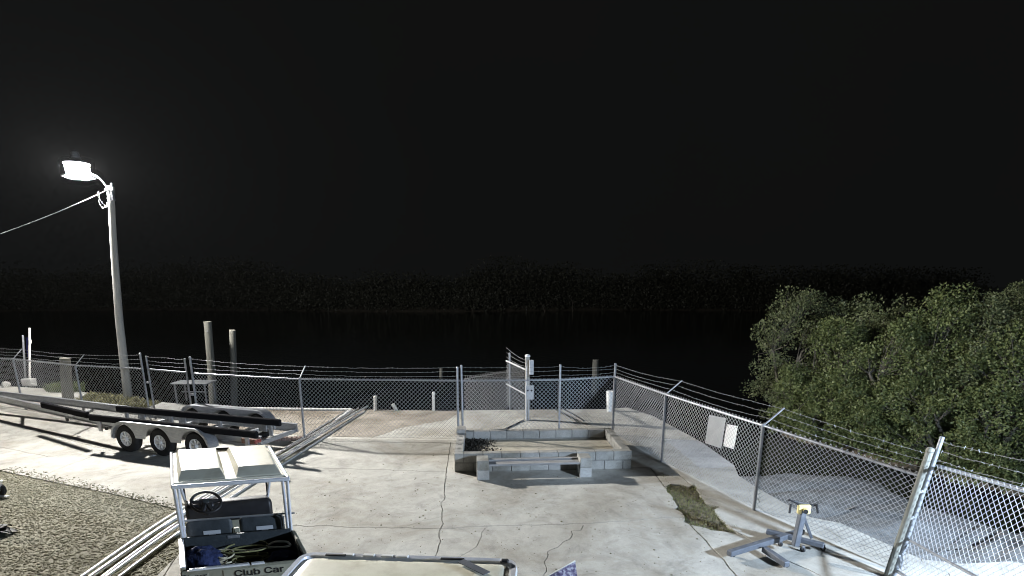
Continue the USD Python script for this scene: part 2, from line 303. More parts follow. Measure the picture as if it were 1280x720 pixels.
def cut(line, w):
    """An open joint or crack of width w with chipped edges."""
    parts = [line.buffer(w / 2, cap_style=2)]
    if w < 0.029 or True:
        for q in np.arange(0, line.length, 0.22):
            if CR.random() < 0.5:
                p = line.interpolate(q + CR.uniform(0, .2)); r = min(0.035, w * CR.uniform(.5, 1.5)); k = CR.integers(5, 8); a0 = CR.uniform(0, 6)
                parts.append(Polygon([(p.x + CR.normal() * w * .3 + r * CR.uniform(.5, 1.2) * math.cos(a0 + i * 6.283 / k), p.y + r * CR.uniform(.5, 1.2) * math.sin(a0 + i * 6.283 / k)) for i in range(k)]).buffer(0))
    cuts.append(unary_union(parts))
back_line = LineString([(x, y - 0.25) for x, y in fence_xy])
cut(back_line, 0.03); cut(LineString([(x, y + 0.2) for x, y in fence_xy]), 0.02)
cut(jag([(563, 553), (558, 590), (551, 660), (544, 702), (538, 760)], 0.018, 0.16, 1), 0.017)
cut(jag([(330, 655), (430, 659), (551, 661), (600, 658), (640, 657), (730, 655), (800, 650), (850, 647), (880, 652)], 0.02, 0.2, 2), 0.016)
cut(jag([(330, 583), (430, 586), (500, 588), (558, 590)], 0.01, 0.3, 4), 0.014)
cut(jag([(609, 659), (600, 675), (590, 687), (572, 699), (560, 725)], 0.03, 0.12, 5), 0.010)
cut(jag([(551, 646), (525, 652), (500, 661)], 0.02, 0.15, 25), 0.007)
cut(jag([(729, 657), (705, 677), (684, 690), (683, 710), (672, 760)], 0.03, 0.10, 6), 0.012)
cut(jag([(813, 585), (838, 617), (862, 655), (905, 700), (935, 735)], 0.012, 0.2, 7), 0.03)
cut(jag([(845, 589), (869, 611), (897, 650), (960, 690), (1070, 740)], 0.012, 0.2, 8), 0.02)
cut(jag([(137, 563), (90, 580), (45, 598)], 0.012, 0.3, 9), 0.014)
cut(jag([(0, 559), (60, 571), (137, 563), (255, 590), (330, 600)], 0.012, 0.4, 21), 0.012)
cut(jag([(-40, 520), (140, 563)], 0.012, 0.4, 22), 0.010)
cut(jag([(240, 668), (205, 720), (180, 760)], 0.01, 0.3, 10), 0.02)
cut(jag([(455, 552), (500, 535), (560, 525), (580, 512)], 0.03, 0.2, 11), 0.012)
cut(jag([(745, 553), (790, 551), (838, 549), (900, 552)], 0.02, 0.2, 12), 0.02)
cut(jag([(829, 549), (858, 571), (880, 590), (910, 612), (935, 615), (950, 628)], 0.03, 0.15, 13), 0.014)
cut(jag([(760, 584), (829, 584), (890, 585), (925, 583)], 0.015, 0.2, 14), 0.016)
cut(jag([(905, 612), (920, 614), (955, 640), (985, 648), (1020, 660), (1100, 690)], 0.05, 0.15, 15), 0.012)
cut(jag([(760, 540), (800, 527), (838, 520)], 0.02, 0.2, 16), 0.014)
cut(jag([(1120, 684), (1140, 690), (1152, 702), (1185, 716), (1230, 745)], 0.05, 0.12, 17), 0.012)
cut(jag([(868, 613), (885, 611), (897, 606)], 0.02, 0.1, 18), 0.010)
cut(LineString(px([(255, 545), (262, 505)])), 0.014)
cut(LineString(px([(60, 514), (95, 484)])), 0.014)
cut(jag([(660, 657), (700, 700), (720, 760)], 0.03, 0.2, 19), 0.0) if False else None
yard = thing('concrete_yard', None, None, kind='structure')
solid = land.buffer(-0.05).difference(unary_union(cuts + [gravel, grass_hole, weeds]))
fl = LineString(fence_xy); beyond = Polygon(list(fence_xy) + [(x, y + 40) for x, y in reversed(fence_xy)]).buffer(0)
rbeyond = Polygon(rfence_xy + [gate_end, (20, gate_end[1]), (20, 30), rfence_xy[0]]).buffer(0)
rng = np.random.default_rng(5)
tan_zone = Polygon(px([(300, 650), (551, 661), (544, 720), (530, 900), (100, 900)])).buffer(0)
rough_zone = Polygon(px([(729, 657), (684, 690), (684, 740), (660, 900), (1300, 900), (1000, 740), (862, 655)])).buffer(0)
lamp_dimmed_zone = Polygon(px([(-300, 520), (140, 505), (330, 545), (330, 655), (225, 637), (-300, 590)])).buffer(0.1)  # slabs near the lamp, darkened in colour to even out its light
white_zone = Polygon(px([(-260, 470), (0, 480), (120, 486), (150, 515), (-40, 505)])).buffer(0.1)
for gpoly in sorted(solid.geoms, key=lambda q: -q.area):
    gp = gpoly.simplify(0.004)
    if gp.area < 0.02 or gp.is_empty: continue
    c = gp.representative_point(); f = lambda z: z.intersection(gp).area / gp.area
    mat = 'concrete_white' if f(white_zone) > .5 else 'concrete_lamp_dimmed' if f(lamp_dimmed_zone) > .5 else 'concrete_tan' if f(tan_zone) > .5 else 'concrete_rough' if f(rough_zone) > .5 else 'concrete_dock' if f(beyond) > .5 else 'concrete_apron' if f(rbeyond) > .5 else 'concrete_pale'
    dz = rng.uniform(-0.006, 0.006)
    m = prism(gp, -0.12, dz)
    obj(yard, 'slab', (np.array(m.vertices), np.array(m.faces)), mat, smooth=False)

# gravel parking ground at the left, with loose stones on it
solo('gravel', prism(gravel.buffer(-0.02), -0.12, -0.015), 'gravel_ground', kind='structure', smooth=False)
def instancer(name, proto_meshes, mat, P, scales, rots, kind='stuff', label=None, cat=None):
    path = numbered('/World', name); pi = UsdGeom.PointInstancer.Define(stage, path)
    for k, (v, f) in enumerate(proto_meshes):
        usdkit.mesh(stage, f'{path}/piece_{k:03d}', (v, f), '/World/Looks/' + mat)
        pi.CreatePrototypesRel().AddTarget(f'{path}/piece_{k:03d}')
    n = len(P); r = np.random.default_rng(1)
    pi.CreateProtoIndicesAttr(Vt.IntArray.FromNumpy(r.integers(0, len(proto_meshes), n).astype(np.int32)))
    pi.CreatePositionsAttr(Vt.Vec3fArray.FromNumpy(np.asarray(P, np.float32)))
    pi.CreateScalesAttr(Vt.Vec3fArray.FromNumpy(np.asarray(scales, np.float32)))
    pi.CreateOrientationsAttr(Vt.QuathArray([Gf.Quath(float(math.cos(a / 2)), 0, 0, float(math.sin(a / 2))) for a in rots]))
    tag(pi, label, cat, kind=kind)
def in_poly(poly, n, rng):
    from shapely import contains_xy
    x0, y0, x1, y1 = poly.bounds; out = np.zeros((0, 2))
    while len(out) < n:
        p = rng.uniform((x0, y0), (x1, y1), (n * 2, 2)); out = np.vstack([out, p[contains_xy(poly, p[:, 0], p[:, 1])]])
    return out[:n]
stones = []
for k in range(4):
    m = creation.icosphere(subdivisions=1, radius=1); v = np.array(m.vertices); v *= (0.75 + 0.5 * meshkit.noise(v * 1.3 + k * 9.1))[:, None]; v[:, 2] *= 0.6
    stones.append((v, np.array(m.faces)))
near_gravel = gravel.intersection(Polygon([(-12, 5), (-4, 5), (-4, 13), (-12.5, 13)]))
gp = in_poly(near_gravel, 42000, rng)
instancer('gravel_stones', stones, 'stone_mixed', np.c_[gp, np.full(len(gp), -0.014)], np.clip(rng.lognormal(math.log(0.0115), 0.45, len(gp)), 0.006, 0.03)[:, None] * np.ones(3), rng.uniform(0, 6.28, len(gp)),
          label='loose olive and tan gravel covering the ground at the left edge', cat='gravel')
# stones spilled over the edge of the gravel onto the slabs
bd = LineString(px([(0, 588), (45, 598), (140, 617), (225, 637)])); n = 700; tt_ = rng.uniform(0, bd.length, n); off_ = np.abs(rng.normal(size=n)) * .13
bp = np.array([[bd.interpolate(t).x, bd.interpolate(t).y] for t in tt_]) + np.array([.27, .96]) * off_[:, None]
instancer('spilled_stones', stones, 'stone_mixed', np.c_[bp, np.full(n, 0.008)], np.clip(rng.lognormal(math.log(0.010), 0.45, n), 0.005, 0.026)[:, None] * np.ones(3), rng.uniform(0, 6.28, n),
          label='stray gravel stones spilled over the edge of the concrete', cat='gravel')
# a little grit on the concrete too
gp = in_poly(Polygon(px([(225, 637), (560, 560), (815, 587), (1000, 720), (300, 720)])), 900, rng)
instancer('loose_grit', stones, 'stone_mixed', np.c_[gp, np.full(len(gp), 0.006)], np.clip(rng.lognormal(math.log(0.006), 0.5, len(gp)), 0.003, 0.022)[:, None] * np.ones(3), rng.uniform(0, 6.28, len(gp)),
          label='loose grit scattered over the concrete yard', cat='grit')
def blades(poly, n, hmin, hmax, rng, z=-0.1, w=0.010):
    p = in_poly(poly, n, rng); a = rng.uniform(0, 6.28, n); h = rng.uniform(hmin, hmax, n); ln = rng.uniform(0.2, 0.9, n) * h; b = rng.uniform(0, 6.28, n)
    base = np.c_[p, np.full(n, z)]; s = np.c_[np.cos(a), np.sin(a), np.zeros(n)] * w
    mid = base + np.c_[np.cos(b) * ln * .35, np.sin(b) * ln * .35, h * .65]; tip = base + np.c_[np.cos(b) * ln, np.sin(b) * ln, h]
    V = np.stack([base - s, base + s, mid - s * .7, mid + s * .7, tip], 1).reshape(-1, 3); i = np.arange(n)[:, None] * 5
    F = np.concatenate([i + np.array([[0, 1, 3]]), i + np.array([[0, 3, 2]]), i + np.array([[2, 3, 4]])])
    return V, F
solo('patch_dirt', prism(grass_hole.buffer(-0.01), -0.125, -0.035), 'patch_soil', kind='structure', smooth=False)
solo('grass', blades(grass_hole.buffer(0.05), 2100, 0.02, 0.08, rng, -0.05, .006), 'patch_grass', label='green grass growing from the gap between the slabs by the right fence', cat='grass', kind='stuff', smooth=False)
solo('dry_weeds', blades(weeds, 4200, 0.06, 0.24, rng, -0.12, 0.014), 'dry_grass', label='dry weeds around the foot of the lamp pole', cat='weeds', kind='stuff', smooth=False)
jl = unary_union([c.buffer(0.03) for c in cuts[2:5] + cuts[9:11]]).intersection(Polygon(px([(300, 575), (900, 575), (960, 730), (300, 730)])))
solo('crack_weeds', blades(jl, 260, 0.015, 0.05, rng, -0.03, 0.005), 'dry_grass', label='tiny weeds rooted in the cracks of the concrete', cat='weeds', kind='stuff', smooth=False)
jl = unary_union([Polygon(px([(895, 645), (925, 660), (918, 668), (890, 660)])), Polygon(px([(820, 590), (850, 592), (858, 602), (835, 604)])), Polygon(px([(826, 604), (872, 603), (905, 650), (900, 664), (858, 662)]))])
solo('joint_weeds', blades(jl, 520, 0.015, 0.05, rng, -0.01, 0.005), 'patch_grass', label='sparse weeds along the broken slab edge near the right fence', cat='weeds', kind='stuff', smooth=False)

# sloping revetment outside the right-hand fence
rows = []
base = np.array(px(L1[1:]) + [(9.5, 7.2), (13, 5.0)])
P = np.vstack([np.linspace(a, b, 8, endpoint=False) for a, b in zip(base[:-1], base[1:])])
t = np.gradient(P, axis=0); t /= np.linalg.norm(t, axis=1, keepdims=True); nrm = np.c_[-t[:, 1], t[:, 0]]
nrm = np.where((nrm @ np.array([0.9, 0.45]) < 0)[:, None], -nrm, nrm); nrm = 0.25 * nrm + 0.75 * np.array([0.88, 0.47])
for k, (o, z) in enumerate([(0, -0.03), (0.7, -0.06), (1.5, -0.13), (2.4, -0.26), (3.6, -0.48), (4.8, -0.9), (5.8, -1.5)]):
    q = P + nrm * o; w = meshkit.fbm(np.c_[q * 2.2, np.full(len(q), k)], 3) - 0.5
    rows.append(np.c_[q, z + w * 0.34 * min(1, k)])
V = np.vstack(rows); m = len(P); i = (np.arange(len(rows) - 1)[:, None] * m + np.arange(m - 1)[None]).ravel()
solo('rubble_bank', (V, np.stack([i, i + 1, i + m + 1], 1).tolist() + np.stack([i, i + m + 1, i + m], 1).tolist()), 'rubble', kind='structure', smooth=True)

# mud bank of the mangroves on the other side of the narrow channel
bank = np.array([at(u, v, -1.1)[:2] for u, v in [(968, 538), (985, 541), (1080, 566), (1180, 589), (1270, 611), (1400, 640)]])
P = np.vstack([np.linspace(a, b, 10, endpoint=False) for a, b in zip(bank[:-1], bank[1:])]); m = len(P); rows = []
for k, (o, z) in enumerate([(-0.8, -1.6), (0, -1.2), (0.5, -0.95), (1.2, -0.7), (2.4, -0.45), (5, -0.3), (12, -0.2)]):
    q = P + np.array([0.80, 0.60]) * o; w = meshkit.fbm(np.c_[q * 1.1, np.full(len(q), k * 3.)], 4) - 0.5
    tp_ = np.clip(np.arange(m) / 12.0, 0.15, 1); rows.append(np.c_[q + (w * 0.5)[:, None], -1.3 + (z + 1.3) * tp_ + w * 0.35 * tp_])
V = np.vstack(rows); i = (np.arange(len(rows) - 1)[:, None] * m + np.arange(m - 1)[None]).ravel()
solo('mud_bank', (V, np.vstack([np.stack([i, i + 1, i + m + 1], 1), np.stack([i, i + m + 1, i + m], 1)])), 'mud_bank', kind='structure', smooth=True)
# far bank
xs = np.linspace(-150, 150, 81); fy = lambda x: 112 + 3 * np.sin(x * 0.07) + 0.02 * np.abs(x)
rows = [np.c_[xs, fy(xs) + o, np.full(len(xs), z) + 0.2 * np.sin(xs * .9 + o)] for o, z in ((-2, -1.7), (0, -1.1), (3, -0.4), (20, 0.0))]
V = np.vstack(rows); m = len(xs); i = (np.arange(3)[:, None] * m + np.arange(m - 1)[None]).ravel()
solo('far_bank', (V, np.vstack([np.stack([i, i + 1, i + m + 1], 1), np.stack([i, i + m + 1, i + m], 1)])), 'dirt', kind='structure', smooth=True)

# ================================================================ TREES
def leaf_mesh(C, size, rng, up=0.35):
    n = len(C); d = rng.normal(size=(n, 3)); d[:, 2] += up; d /= np.linalg.norm(d, axis=1, keepdims=True)
    s = np.cross(d, rng.normal(size=(n, 3))); s /= np.linalg.norm(s, axis=1, keepdims=True); nn = np.cross(d, s)
    L = (size * rng.uniform(0.7, 1.3, n))[:, None]; w = L * 0.27
    V = np.stack([C, C + d * L * .5 + s * w + nn * L * .06, C + d * L, C + d * L * .5 - s * w + nn * L * .06], 1).reshape(-1, 3)
    i = np.arange(n)[:, None] * 4
    return V, np.vstack([i + np.array([[0, 1, 2]]), i + np.array([[0, 2, 3]])])
def mangrove(name, label, base, top, rad, seed, nclump=46, nleaf=95, leaf=0.088, mat='mangrove_leaf', cat='tree', group=None, squash=1.0):
    rng = np.random.default_rng(seed); base = np.asarray(base, float); H = top - base[2]
    T = thing(name, label, cat, base, group)
    stems = []; cl = []
    for k in range(nclump):
        a = rng.uniform(0, 6.28); hfr = rng.uniform(0.02, 1.0) ** 0.95
        rr = rad * (0.55 + 0.6 * math.sin(math.pi * min(1, hfr * 0.78 + 0.16))) * math.sqrt(rng.uniform(0.1, 1)) * (1 - 0.45 * max(0, hfr - .7) / .3)
        cl.append(base + [math.cos(a) * rr, math.sin(a) * rr * squash, H * (0.06 + 0.90 * hfr)])
    for k in range(nclump // 4):
        a = math.radians(rng.uniform(190, 300)); rr = rad * rng.uniform(.6, 1.0); cl.append(base + [math.cos(a) * rr, math.sin(a) * rr, H * rng.uniform(-.01, .22)])
    cl = np.array(cl)
    leaves = []
    for c in cl:
        r = rng.uniform(0.26, 0.52) * min(1.0, rad / 1.2); n = int(nleaf * rng.uniform(0.6, 1.4))
        q = rng.normal(size=(n, 3)); q /= np.linalg.norm(q, axis=1, keepdims=True); q *= (rng.uniform(0.15, 1, n) ** 0.45)[:, None] * r; q[:, 2] *= 0.85
        leaves.append(c + q)
    trunk = MB(); nst = 4
    roots = [base + [rng.normal() * .15 * rad, rng.normal() * .15 * rad, -0.25] for _ in range(nst)]
    mids = [base + [rng.normal() * .35 * rad, rng.normal() * .35 * rad, H * rng.uniform(.35, .55)] for _ in range(nst)]
    for r0, mid in zip(roots, mids):
        j = (r0 + mid) / 2 + rng.normal(size=3) * 0.1
        trunk.tube([r0, j, mid], [0.075, 0.06, 0.045], 7)
    limbs = MB()
    for c in cl:
        k = int(np.argmin([np.linalg.norm(c - q) for q in mids])); q = mids[k]
        if c[2] < q[2] * 0.6: q = (roots[k] + mids[k]) / 2
        limbs.tube([q, (q + c) / 2 + rng.normal(size=3) * 0.12, c + [0, 0, .1]], [0.020, 0.012, 0.005], 5, cap=False)
    t = obj(T, 'trunk', trunk, 'bark'); obj(t, 'branches', limbs, 'bark')
    obj(T, 'crown', leaf_mesh(np.vstack(leaves), leaf, rng), mat, smooth=False)
def bank_y(u):
    v = np.interp(u, [920, 985, 1080, 1180, 1270, 1400], [528, 541, 566, 589, 611, 640]); return at(u, v, -1.1)[1]
GT = 'mangroves on the mud bank beyond the right fence'
trees = [  # u, top v, distance behind the bank edge, radius, name, label, look
    (1000, 360, 1.8, 1.25, 'grey green mangrove at the left end of the row, overhanging dark water', 'mangrove_leaf_grey'),
    (1062, 372, 3.2, 1.4, 'mangrove set back in the dark behind the low bushes, second along the row', 'mangrove_leaf_grey'),
    (1052, 400, 1.5, 1.2, 'short leafy mangrove in front of the gap beside the leftmost tree', 'mangrove_leaf'),
    (1112, 366, 2.8, 1.3, 'mangrove with a flat top standing in the middle back of the row', 'mangrove_leaf_grey'),
    (1130, 398, 1.3, 1.2, 'bright green round mangrove at the middle front of the row', 'mangrove_leaf'),
    (1190, 354, 1.9, 1.15, 'tallest mangrove, with a narrow top above the leaning gate posts', 'mangrove_leaf'),
    (1245, 366, 2.0, 1.25, 'broad pale mangrove right of the tallest one', 'mangrove_leaf_grey'),
    (1266, 350, 6.0, 1.4, 'taller dim mangrove rising in the dark behind the right end of the row', 'mangrove_leaf_grey'),
    (1300, 385, 1.5, 1.3, 'mangrove cut by the right edge of the picture', 'mangrove_leaf'),
]
for k, (u, v, off, rad, lab, mt) in enumerate(trees):
    Y = bank_y(u) + off; top = atY(u, v, Y); mangrove('mangrove_tree', lab, (top[0], Y, -0.75), top[2], rad, 40 + k, nclump=78, nleaf=125, mat=mt, group=GT)
bushes = [(996, 455, 0.6, 0.85, 'low bush at the left tip of the mud bank, under the leftmost tree'), (1035, 470, 0.5, 1.0, 'low green bush behind the second barbed wire arm'),
          (1092, 478, 0.5, 1.0, 'low bush above the fence halfway between arm and gate posts'), (1150, 470, 0.6, 1.0, 'low bush just left of the leaning gate posts'),
          (1205, 475, 0.6, 1.0, 'low bush just right of the leaning gate posts'), (1262, 480, 0.6, 1.0, 'low bush above the gate at the right edge')]
for k, (u, v, off, rad, lab) in enumerate(bushes):
    Y = bank_y(u) + off; top = atY(u, v, Y); mangrove('mangrove_bush', lab, (top[0], Y, -0.95), top[2], rad, 80 + k, nclump=46, nleaf=120, leaf=0.085, mat='mangrove_leaf', cat='bush', group='low bushes along the mud bank')
# far shore trees: one dim mass
rng = np.random.default_rng(11); C = []
for k in range(560):
    x = rng.uniform(-120, 95); y = fy(x) + rng.uniform(-2.0, 8); h = rng.uniform(4.0, 9.0) * (0.75 + 0.5 * meshkit.noise(np.array([x * .09, 3., 1.])))
    q = np.clip(rng.normal(size=(260, 3)), -1.7, 1.7) * [1.9, 1.2, h * .27] + [x, y, -1.0 + h * .5]; C.append(q)
solo('far_mangroves', leaf_mesh(np.vstack(C), 0.55, rng), 'far_leaf', label='dark wood of trees along the far shore across the water', cat='trees', kind='stuff', smooth=False)
for k, (u, v0, v1, lean) in enumerate([(590, 391, 364, -3), (505, 391, 372, 8), (683, 391, 374, 10), (716, 391, 370, 2)]):
    Y = 110.0; a = atY(u, v0, Y); b = atY(u - lean, v1, Y); mb = MB(); mb.tube([a - [0, 0, 1.0], (a + b) / 2 + [.12, 0, 0], b], [.09, .06, .025], 6)
    m1 = a + (b - a) * .55
    mb.tube([m1, m1 + [0.9, 0, .5], m1 + [1.7, 0, .6]], [.04, .03, .01], 5); mb.tube([m1 + (b - a) * .2, m1 + [-.6, 0, 1.3]], [.035, .01], 5)
    lab = ['tall bare forked snag in the middle of the far shore', 'thin leaning snag left of the tall one on the far shore', 'leaning snag right of the tall one on the far shore', 'short upright snag furthest right on the far shore'][k]
    t = thing('dead_tree', lab, 'tree', a, 'bare snags on the far shore'); obj(t, 'trunk', mb, 'bark')

# ================================================================ CHAIN-LINK FENCES
def link_mesh(A, B, z0A, z1A, z0B, z1B, p=0.105, r=0.0034, over=0.045, off=0.0):
    """Diamond wire mesh between two posts: crossing wires, each a thin three-sided tube, with twisted ends standing above the rail."""
    A = np.asarray(A, float)[:2]; B = np.asarray(B, float)[:2]; d = B - A; L = np.linalg.norm(d); d /= L; nrm = np.array([-d[1], d[0]])
    H = max(z1A - z0A, z1B - z0B) + over; ks = np.arange(-H, L + H, p); segs = []
    for fam in (1, -1):
        for s0 in (ks if fam == 1 else ks):
            # line s = s0 + fam * z, z in [0,H]
            a, b = 0.0, H
            if fam == 1: a, b = max(a, -s0), min(b, L - s0)
            else: a, b = max(a, s0 - L), min(b, s0)
            if b - a > 0.02: segs.append((s0 + fam * a, a, s0 + fam * b, b, fam))
    S = np.array(segs)
    def pt(s, z, fam):
        lo = z0A + (z0B - z0A) * s / L; hi = z1A + over + (z1B - z1A) * s / L
        zz = lo + z / H * (hi - lo); xy = A + d * s[:, None] + nrm * (off + fam * 0.003)[:, None]
        return np.c_[xy, zz]
    P0 = pt(S[:, 0], S[:, 1], S[:, 4]); P1 = pt(S[:, 2], S[:, 3], S[:, 4]); T = P1 - P0; T /= np.linalg.norm(T, axis=1, keepdims=True)
    n3 = np.array([nrm[0], nrm[1], 0]); b3 = np.cross(T, n3); V = []
    for th in (0.0, 2.094, 4.189):
        o = r * (math.cos(th) * n3 + math.sin(th) * b3); V += [P0 + o, P1 + o]
    V = np.stack(V, 1); n = len(S); V = V.reshape(-1, 3); i = np.arange(n)[:, None] * 6
    F = np.vstack([i + np.array([q]) for q in ([0, 1, 3], [0, 3, 2], [2, 3, 5], [2, 5, 4], [4, 5, 1], [4, 1, 0])])
    return V, F
def strand(A, B, sag=0.03, seed=0, r=0.0032, barbs=True):
    rng = np.random.default_rng(seed); A = np.asarray(A, float); B = np.asarray(B, float); L = np.linalg.norm(B - A); n = max(4, int(L / 0.25)); t = np.linspace(0, 1, n)
    P = A + (B - A) * t[:, None]; P[:, 2] -= sag * 4 * t * (1 - t); P[1:-1] += rng.normal(size=(n - 2, 3)) * 0.006
    mb = MB().tube(P, r, 4, cap=False)
    if barbs:
        for q in np.arange(0.1, L - 0.05, 0.14):
            c = A + (B - A) * q / L; c[2] -= sag * 4 * (q / L) * (1 - q / L)
            for _ in range(2):
                v = rng.normal(size=3); v *= 0.024 / np.linalg.norm(v); mb.tube([c - v, c + v], 0.0022, 3, cap=False)
    return mb
def post_mesh(p, q, r=0.03, cap=True):
    mb = MB().tube([p, q], r, 10)
    if cap: mb.lathe([(r * 1.18, -0.015), (r * 1.18, 0.012), (r * .8, 0.03), (0.001, 0.036)], q, np.asarray(q) - np.asarray(p), 10)
    return mb
def fence_run(T, tops, arms, bottoms=None, rail=True, zmesh=0.05, nstr=3, seed=0, mesh_mat='wire_metal', rail_r=0.021, post_r=0.03, wires=True, mr=0.0034, skip_posts=(), p=0.105):
    """tops: rail points (x,y,z) of the posts; arms: vector from rail point to the end of its barbed-wire arm."""
    tops = [np.asarray(q, float) for q in tops]; bottoms = [np.array([q[0], q[1], -0.1]) for q in tops] if bottoms is None else bottoms
    for k, (q, b) in enumerate(zip(tops, bottoms)):
        if k in skip_posts: continue
        a = np.asarray(arms[k], float)
        if abs(a[0]) + abs(a[1]) < 0.02:
            obj(T, 'post', post_mesh(b, q + a + [0, 0, .03], post_r), 'galvanised')
        else:
            po = obj(T, 'post', post_mesh(b, q, post_r), 'galvanised')
            obj(po, 'barb_arm', MB().beam(q, q + a * 1.06, 0.035, 0.02, 0.004), 'galvanised')
        for z in (0.35, 0.8, 1.25):
            c = b + (q - b) * ((z + .1) / (q[2] + .1)); 
    for k in range(len(tops) - 1):
        A, B = tops[k], tops[k + 1]
        if rail: obj(T, 'top_rail', MB().tube([A, B], rail_r, 10), 'galvanised')
        obj(T, 'wire_mesh', link_mesh(A, B, zmesh, A[2], zmesh, B[2], r=mr, off=0.034, p=p), mesh_mat, smooth=False)
        tie = MB(); n = 6
        for t_ in (np.arange(n) + .5) / n:
            c = A + (B - A) * t_; d = (B - A) / np.linalg.norm(B - A)
            tie.lathe([(rail_r + .006, -0.006), (rail_r + .010, 0), (rail_r + .006, 0.006)], c, d, 8)
        obj(T, 'wire_ties', tie, 'wire_dull')
        if wires:
            for s in range(nstr):
                fr = [0.38, 0.70, 1.0][s]
                obj(T, 'barbed_wire', strand(A + np.asarray(arms[k]) * fr, B + np.asarray(arms[k + 1]) * fr, 0.02 + 0.03 * ((s * 7 + k * 3) % 4) / 3, seed * 31 + k * 3 + s), 'wire_dull')
H = 1.66
outw = lambda x, y: np.array([x, y, 0.30])
tp = lambda u, v: at(u, v, H)
# left section of the back fence
fl_tops = [tp(-130, 440), tp(16, 449), tp(94, 457), tp(178, 461)]
T = thing('chain_link_fence', 'left stretch of chain-link fence behind the trailer tongue, ending at the walk gate', 'fence', (*fl_tops[1][:2], 0))
fence_run(T, fl_tops, [outw(.12, .28), outw(.12, .28), outw(.12, .28), (0, 0, .42)], seed=1, mr=0.0042, p=.112)
# walk gate between two pairs of tall posts
gA, gB = tp(185, 461.5), tp(233, 465.5)
T = thing('walk_gate', 'narrow chain-link walk gate between paired tall posts beyond the trailer', 'gate', (*gA[:2], 0))
for q in (gA, gB):
    obj(T, 'gate_upright', MB().tube([(q[0], q[1], 0.1), (q[0], q[1], 2.06)], 0.027, 10), 'galvanised')
obj(T, 'gate_rail', MB().tube([gA, gB], 0.026, 10), 'galvanised'); obj(T, 'gate_rail', MB().tube([gA - [0, 0, 1.28], gB - [0, 0, 1.28]], 0.026, 10), 'galvanised')
obj(T, 'wire_mesh', link_mesh(gA, gB, .36, gA[2], .36, gB[2], r=0.0034, over=0), 'wire_metal', smooth=False)
for s in range(3): obj(T, 'barbed_wire', strand(gA + [0, 0, .14 + .12 * s], gB + [0, 0, .14 + .12 * s], .01, 300 + s), 'wire_dull')
obj(T, 'hinge', MB().box((gA[0] - .05, gA[1], 1.25), (.12, .05, .05), ch=.01), 'galvanised'); obj(T, 'hinge', MB().box((gA[0] - .05, gA[1], .5), (.12, .05, .05), ch=.01), 'galvanised')
obj(T, 'latch', MB().box((gB[0] + .05, gB[1], 1.0), (.14, .05, .07), ch=.01), 'galvanised')
# main back fence
mb_tops = [tp(240, 466.5), tp(374, 474), tp(577, 476), tp(700, 475), tp(768.5, 471)]
T = thing('chain_link_fence', 'long back stretch of chain-link fence from walk gate to the corner behind the trough', 'fence', (*mb_tops[1][:2], 0))
fence_run(T, mb_tops, [(0, 0, .42), outw(.08, .28), (0, 0, .36), (0, 0, .36), (0, 0, .32)], seed=2, mr=0.0042, p=.112)
q = mb_tops[2]; obj(T, 'post', post_mesh((q[0] - .13, q[1] + .02, -.1), (q[0] - .11, q[1] + .02, 2.0), .03), 'galvanised')
# right fence
rt = [tp(768.5, 471), tp(832, 493), tp(954, 532)]
gp_b = at(1107, 722); gp_b[2] = -0.1
def rise(b, u, v):
    """Top of a post standing at b whose top is seen at u, v (it may lean sideways)."""
    return atY(u, v, b[1])
gp_t = rise(gp_b, 1163, 562)
lean = (gp_t - gp_b) / (gp_t[2] - gp_b[2])
rl_end = gp_b + lean * (H - gp_b[2])
rt4 = atY(1153, 596, gp_b[1] + 0.05)
T = thing('chain_link_fence', 'right-hand stretch of chain-link fence between back corner and leaning gate post, carrying two signs', 'fence', (*rt[1][:2], 0))
fence_run(T, rt + [rt4], [(0, 0, .32), outw(.36, .06), outw(.36, .06), outw(.14, .02)], seed=3, skip_posts=(0, 3), mr=0.0042, p=0.094)
obj(T, 'bottom_wire', strand((*rt[1][:2], .05), (*rt[2][:2], .05), 0, 77, barbs=False), 'wire_dull'); 
# leaning gate posts and open-work gate leaf
gl_b = at(1117, 722); gl_b[2] = 0.02; gl_t = rise(gl_b, 1178, 546); glean = (gl_t - gl_b) / (gl_t[2] - gl_b[2])
T = thing('gate_post', 'old weathered grey pipe post leaning right at the end of the right fence', 'post', gp_b)
obj(T, 'post', post_mesh(gp_b, gp_t, 0.048, cap=False), 'pipe_old'); obj(T, 'cap', MB().lathe([(.052, -.03), (.052, .0), (.04, .025), (.001, .035)], gp_t, lean, 12), 'pipe_old')
T = thing('yard_gate', 'wide chain-link gate leaf with barbed wire on top, cut off by the right edge', 'gate', gl_b)
obj(T, 'gate_upright', MB().tube([gl_b, gl_t], 0.03, 10), 'galvanised')
g_top = gl_b + glean * ((H + .06) - gl_b[2]); gz = lambda z: gl_b + glean * (z - gl_b[2])
gd = np.array([rdir[0], rdir[1], 0]); g_top = atY(1174, 583, gl_b[1]); g_r = atY(1280, 613, gl_b[1] - 1.55); gd3 = (g_r - g_top); gate_L = 2.6; gd3 = gd3 / np.linalg.norm(gd3)
g_mid = gz(0.62); gm_r = g_mid + gd3 * gate_L; gt_r = g_top + gd3 * gate_L
obj(T, 'gate_rail', MB().tube([g_top, gt_r], 0.026, 10), 'galvanised'); obj(T, 'gate_rail', MB().tube([g_mid, gm_r], 0.022, 10), 'galvanised')
g_bot = gz(0.12); gb_r = g_bot + gd3 * gate_L
obj(T, 'gate_rail', MB().tube([g_bot, gb_r], 0.026, 10), 'galvanised'); obj(T, 'gate_upright', MB().tube([gb_r, gt_r + [0, 0, .4]], 0.03, 10), 'galvanised')
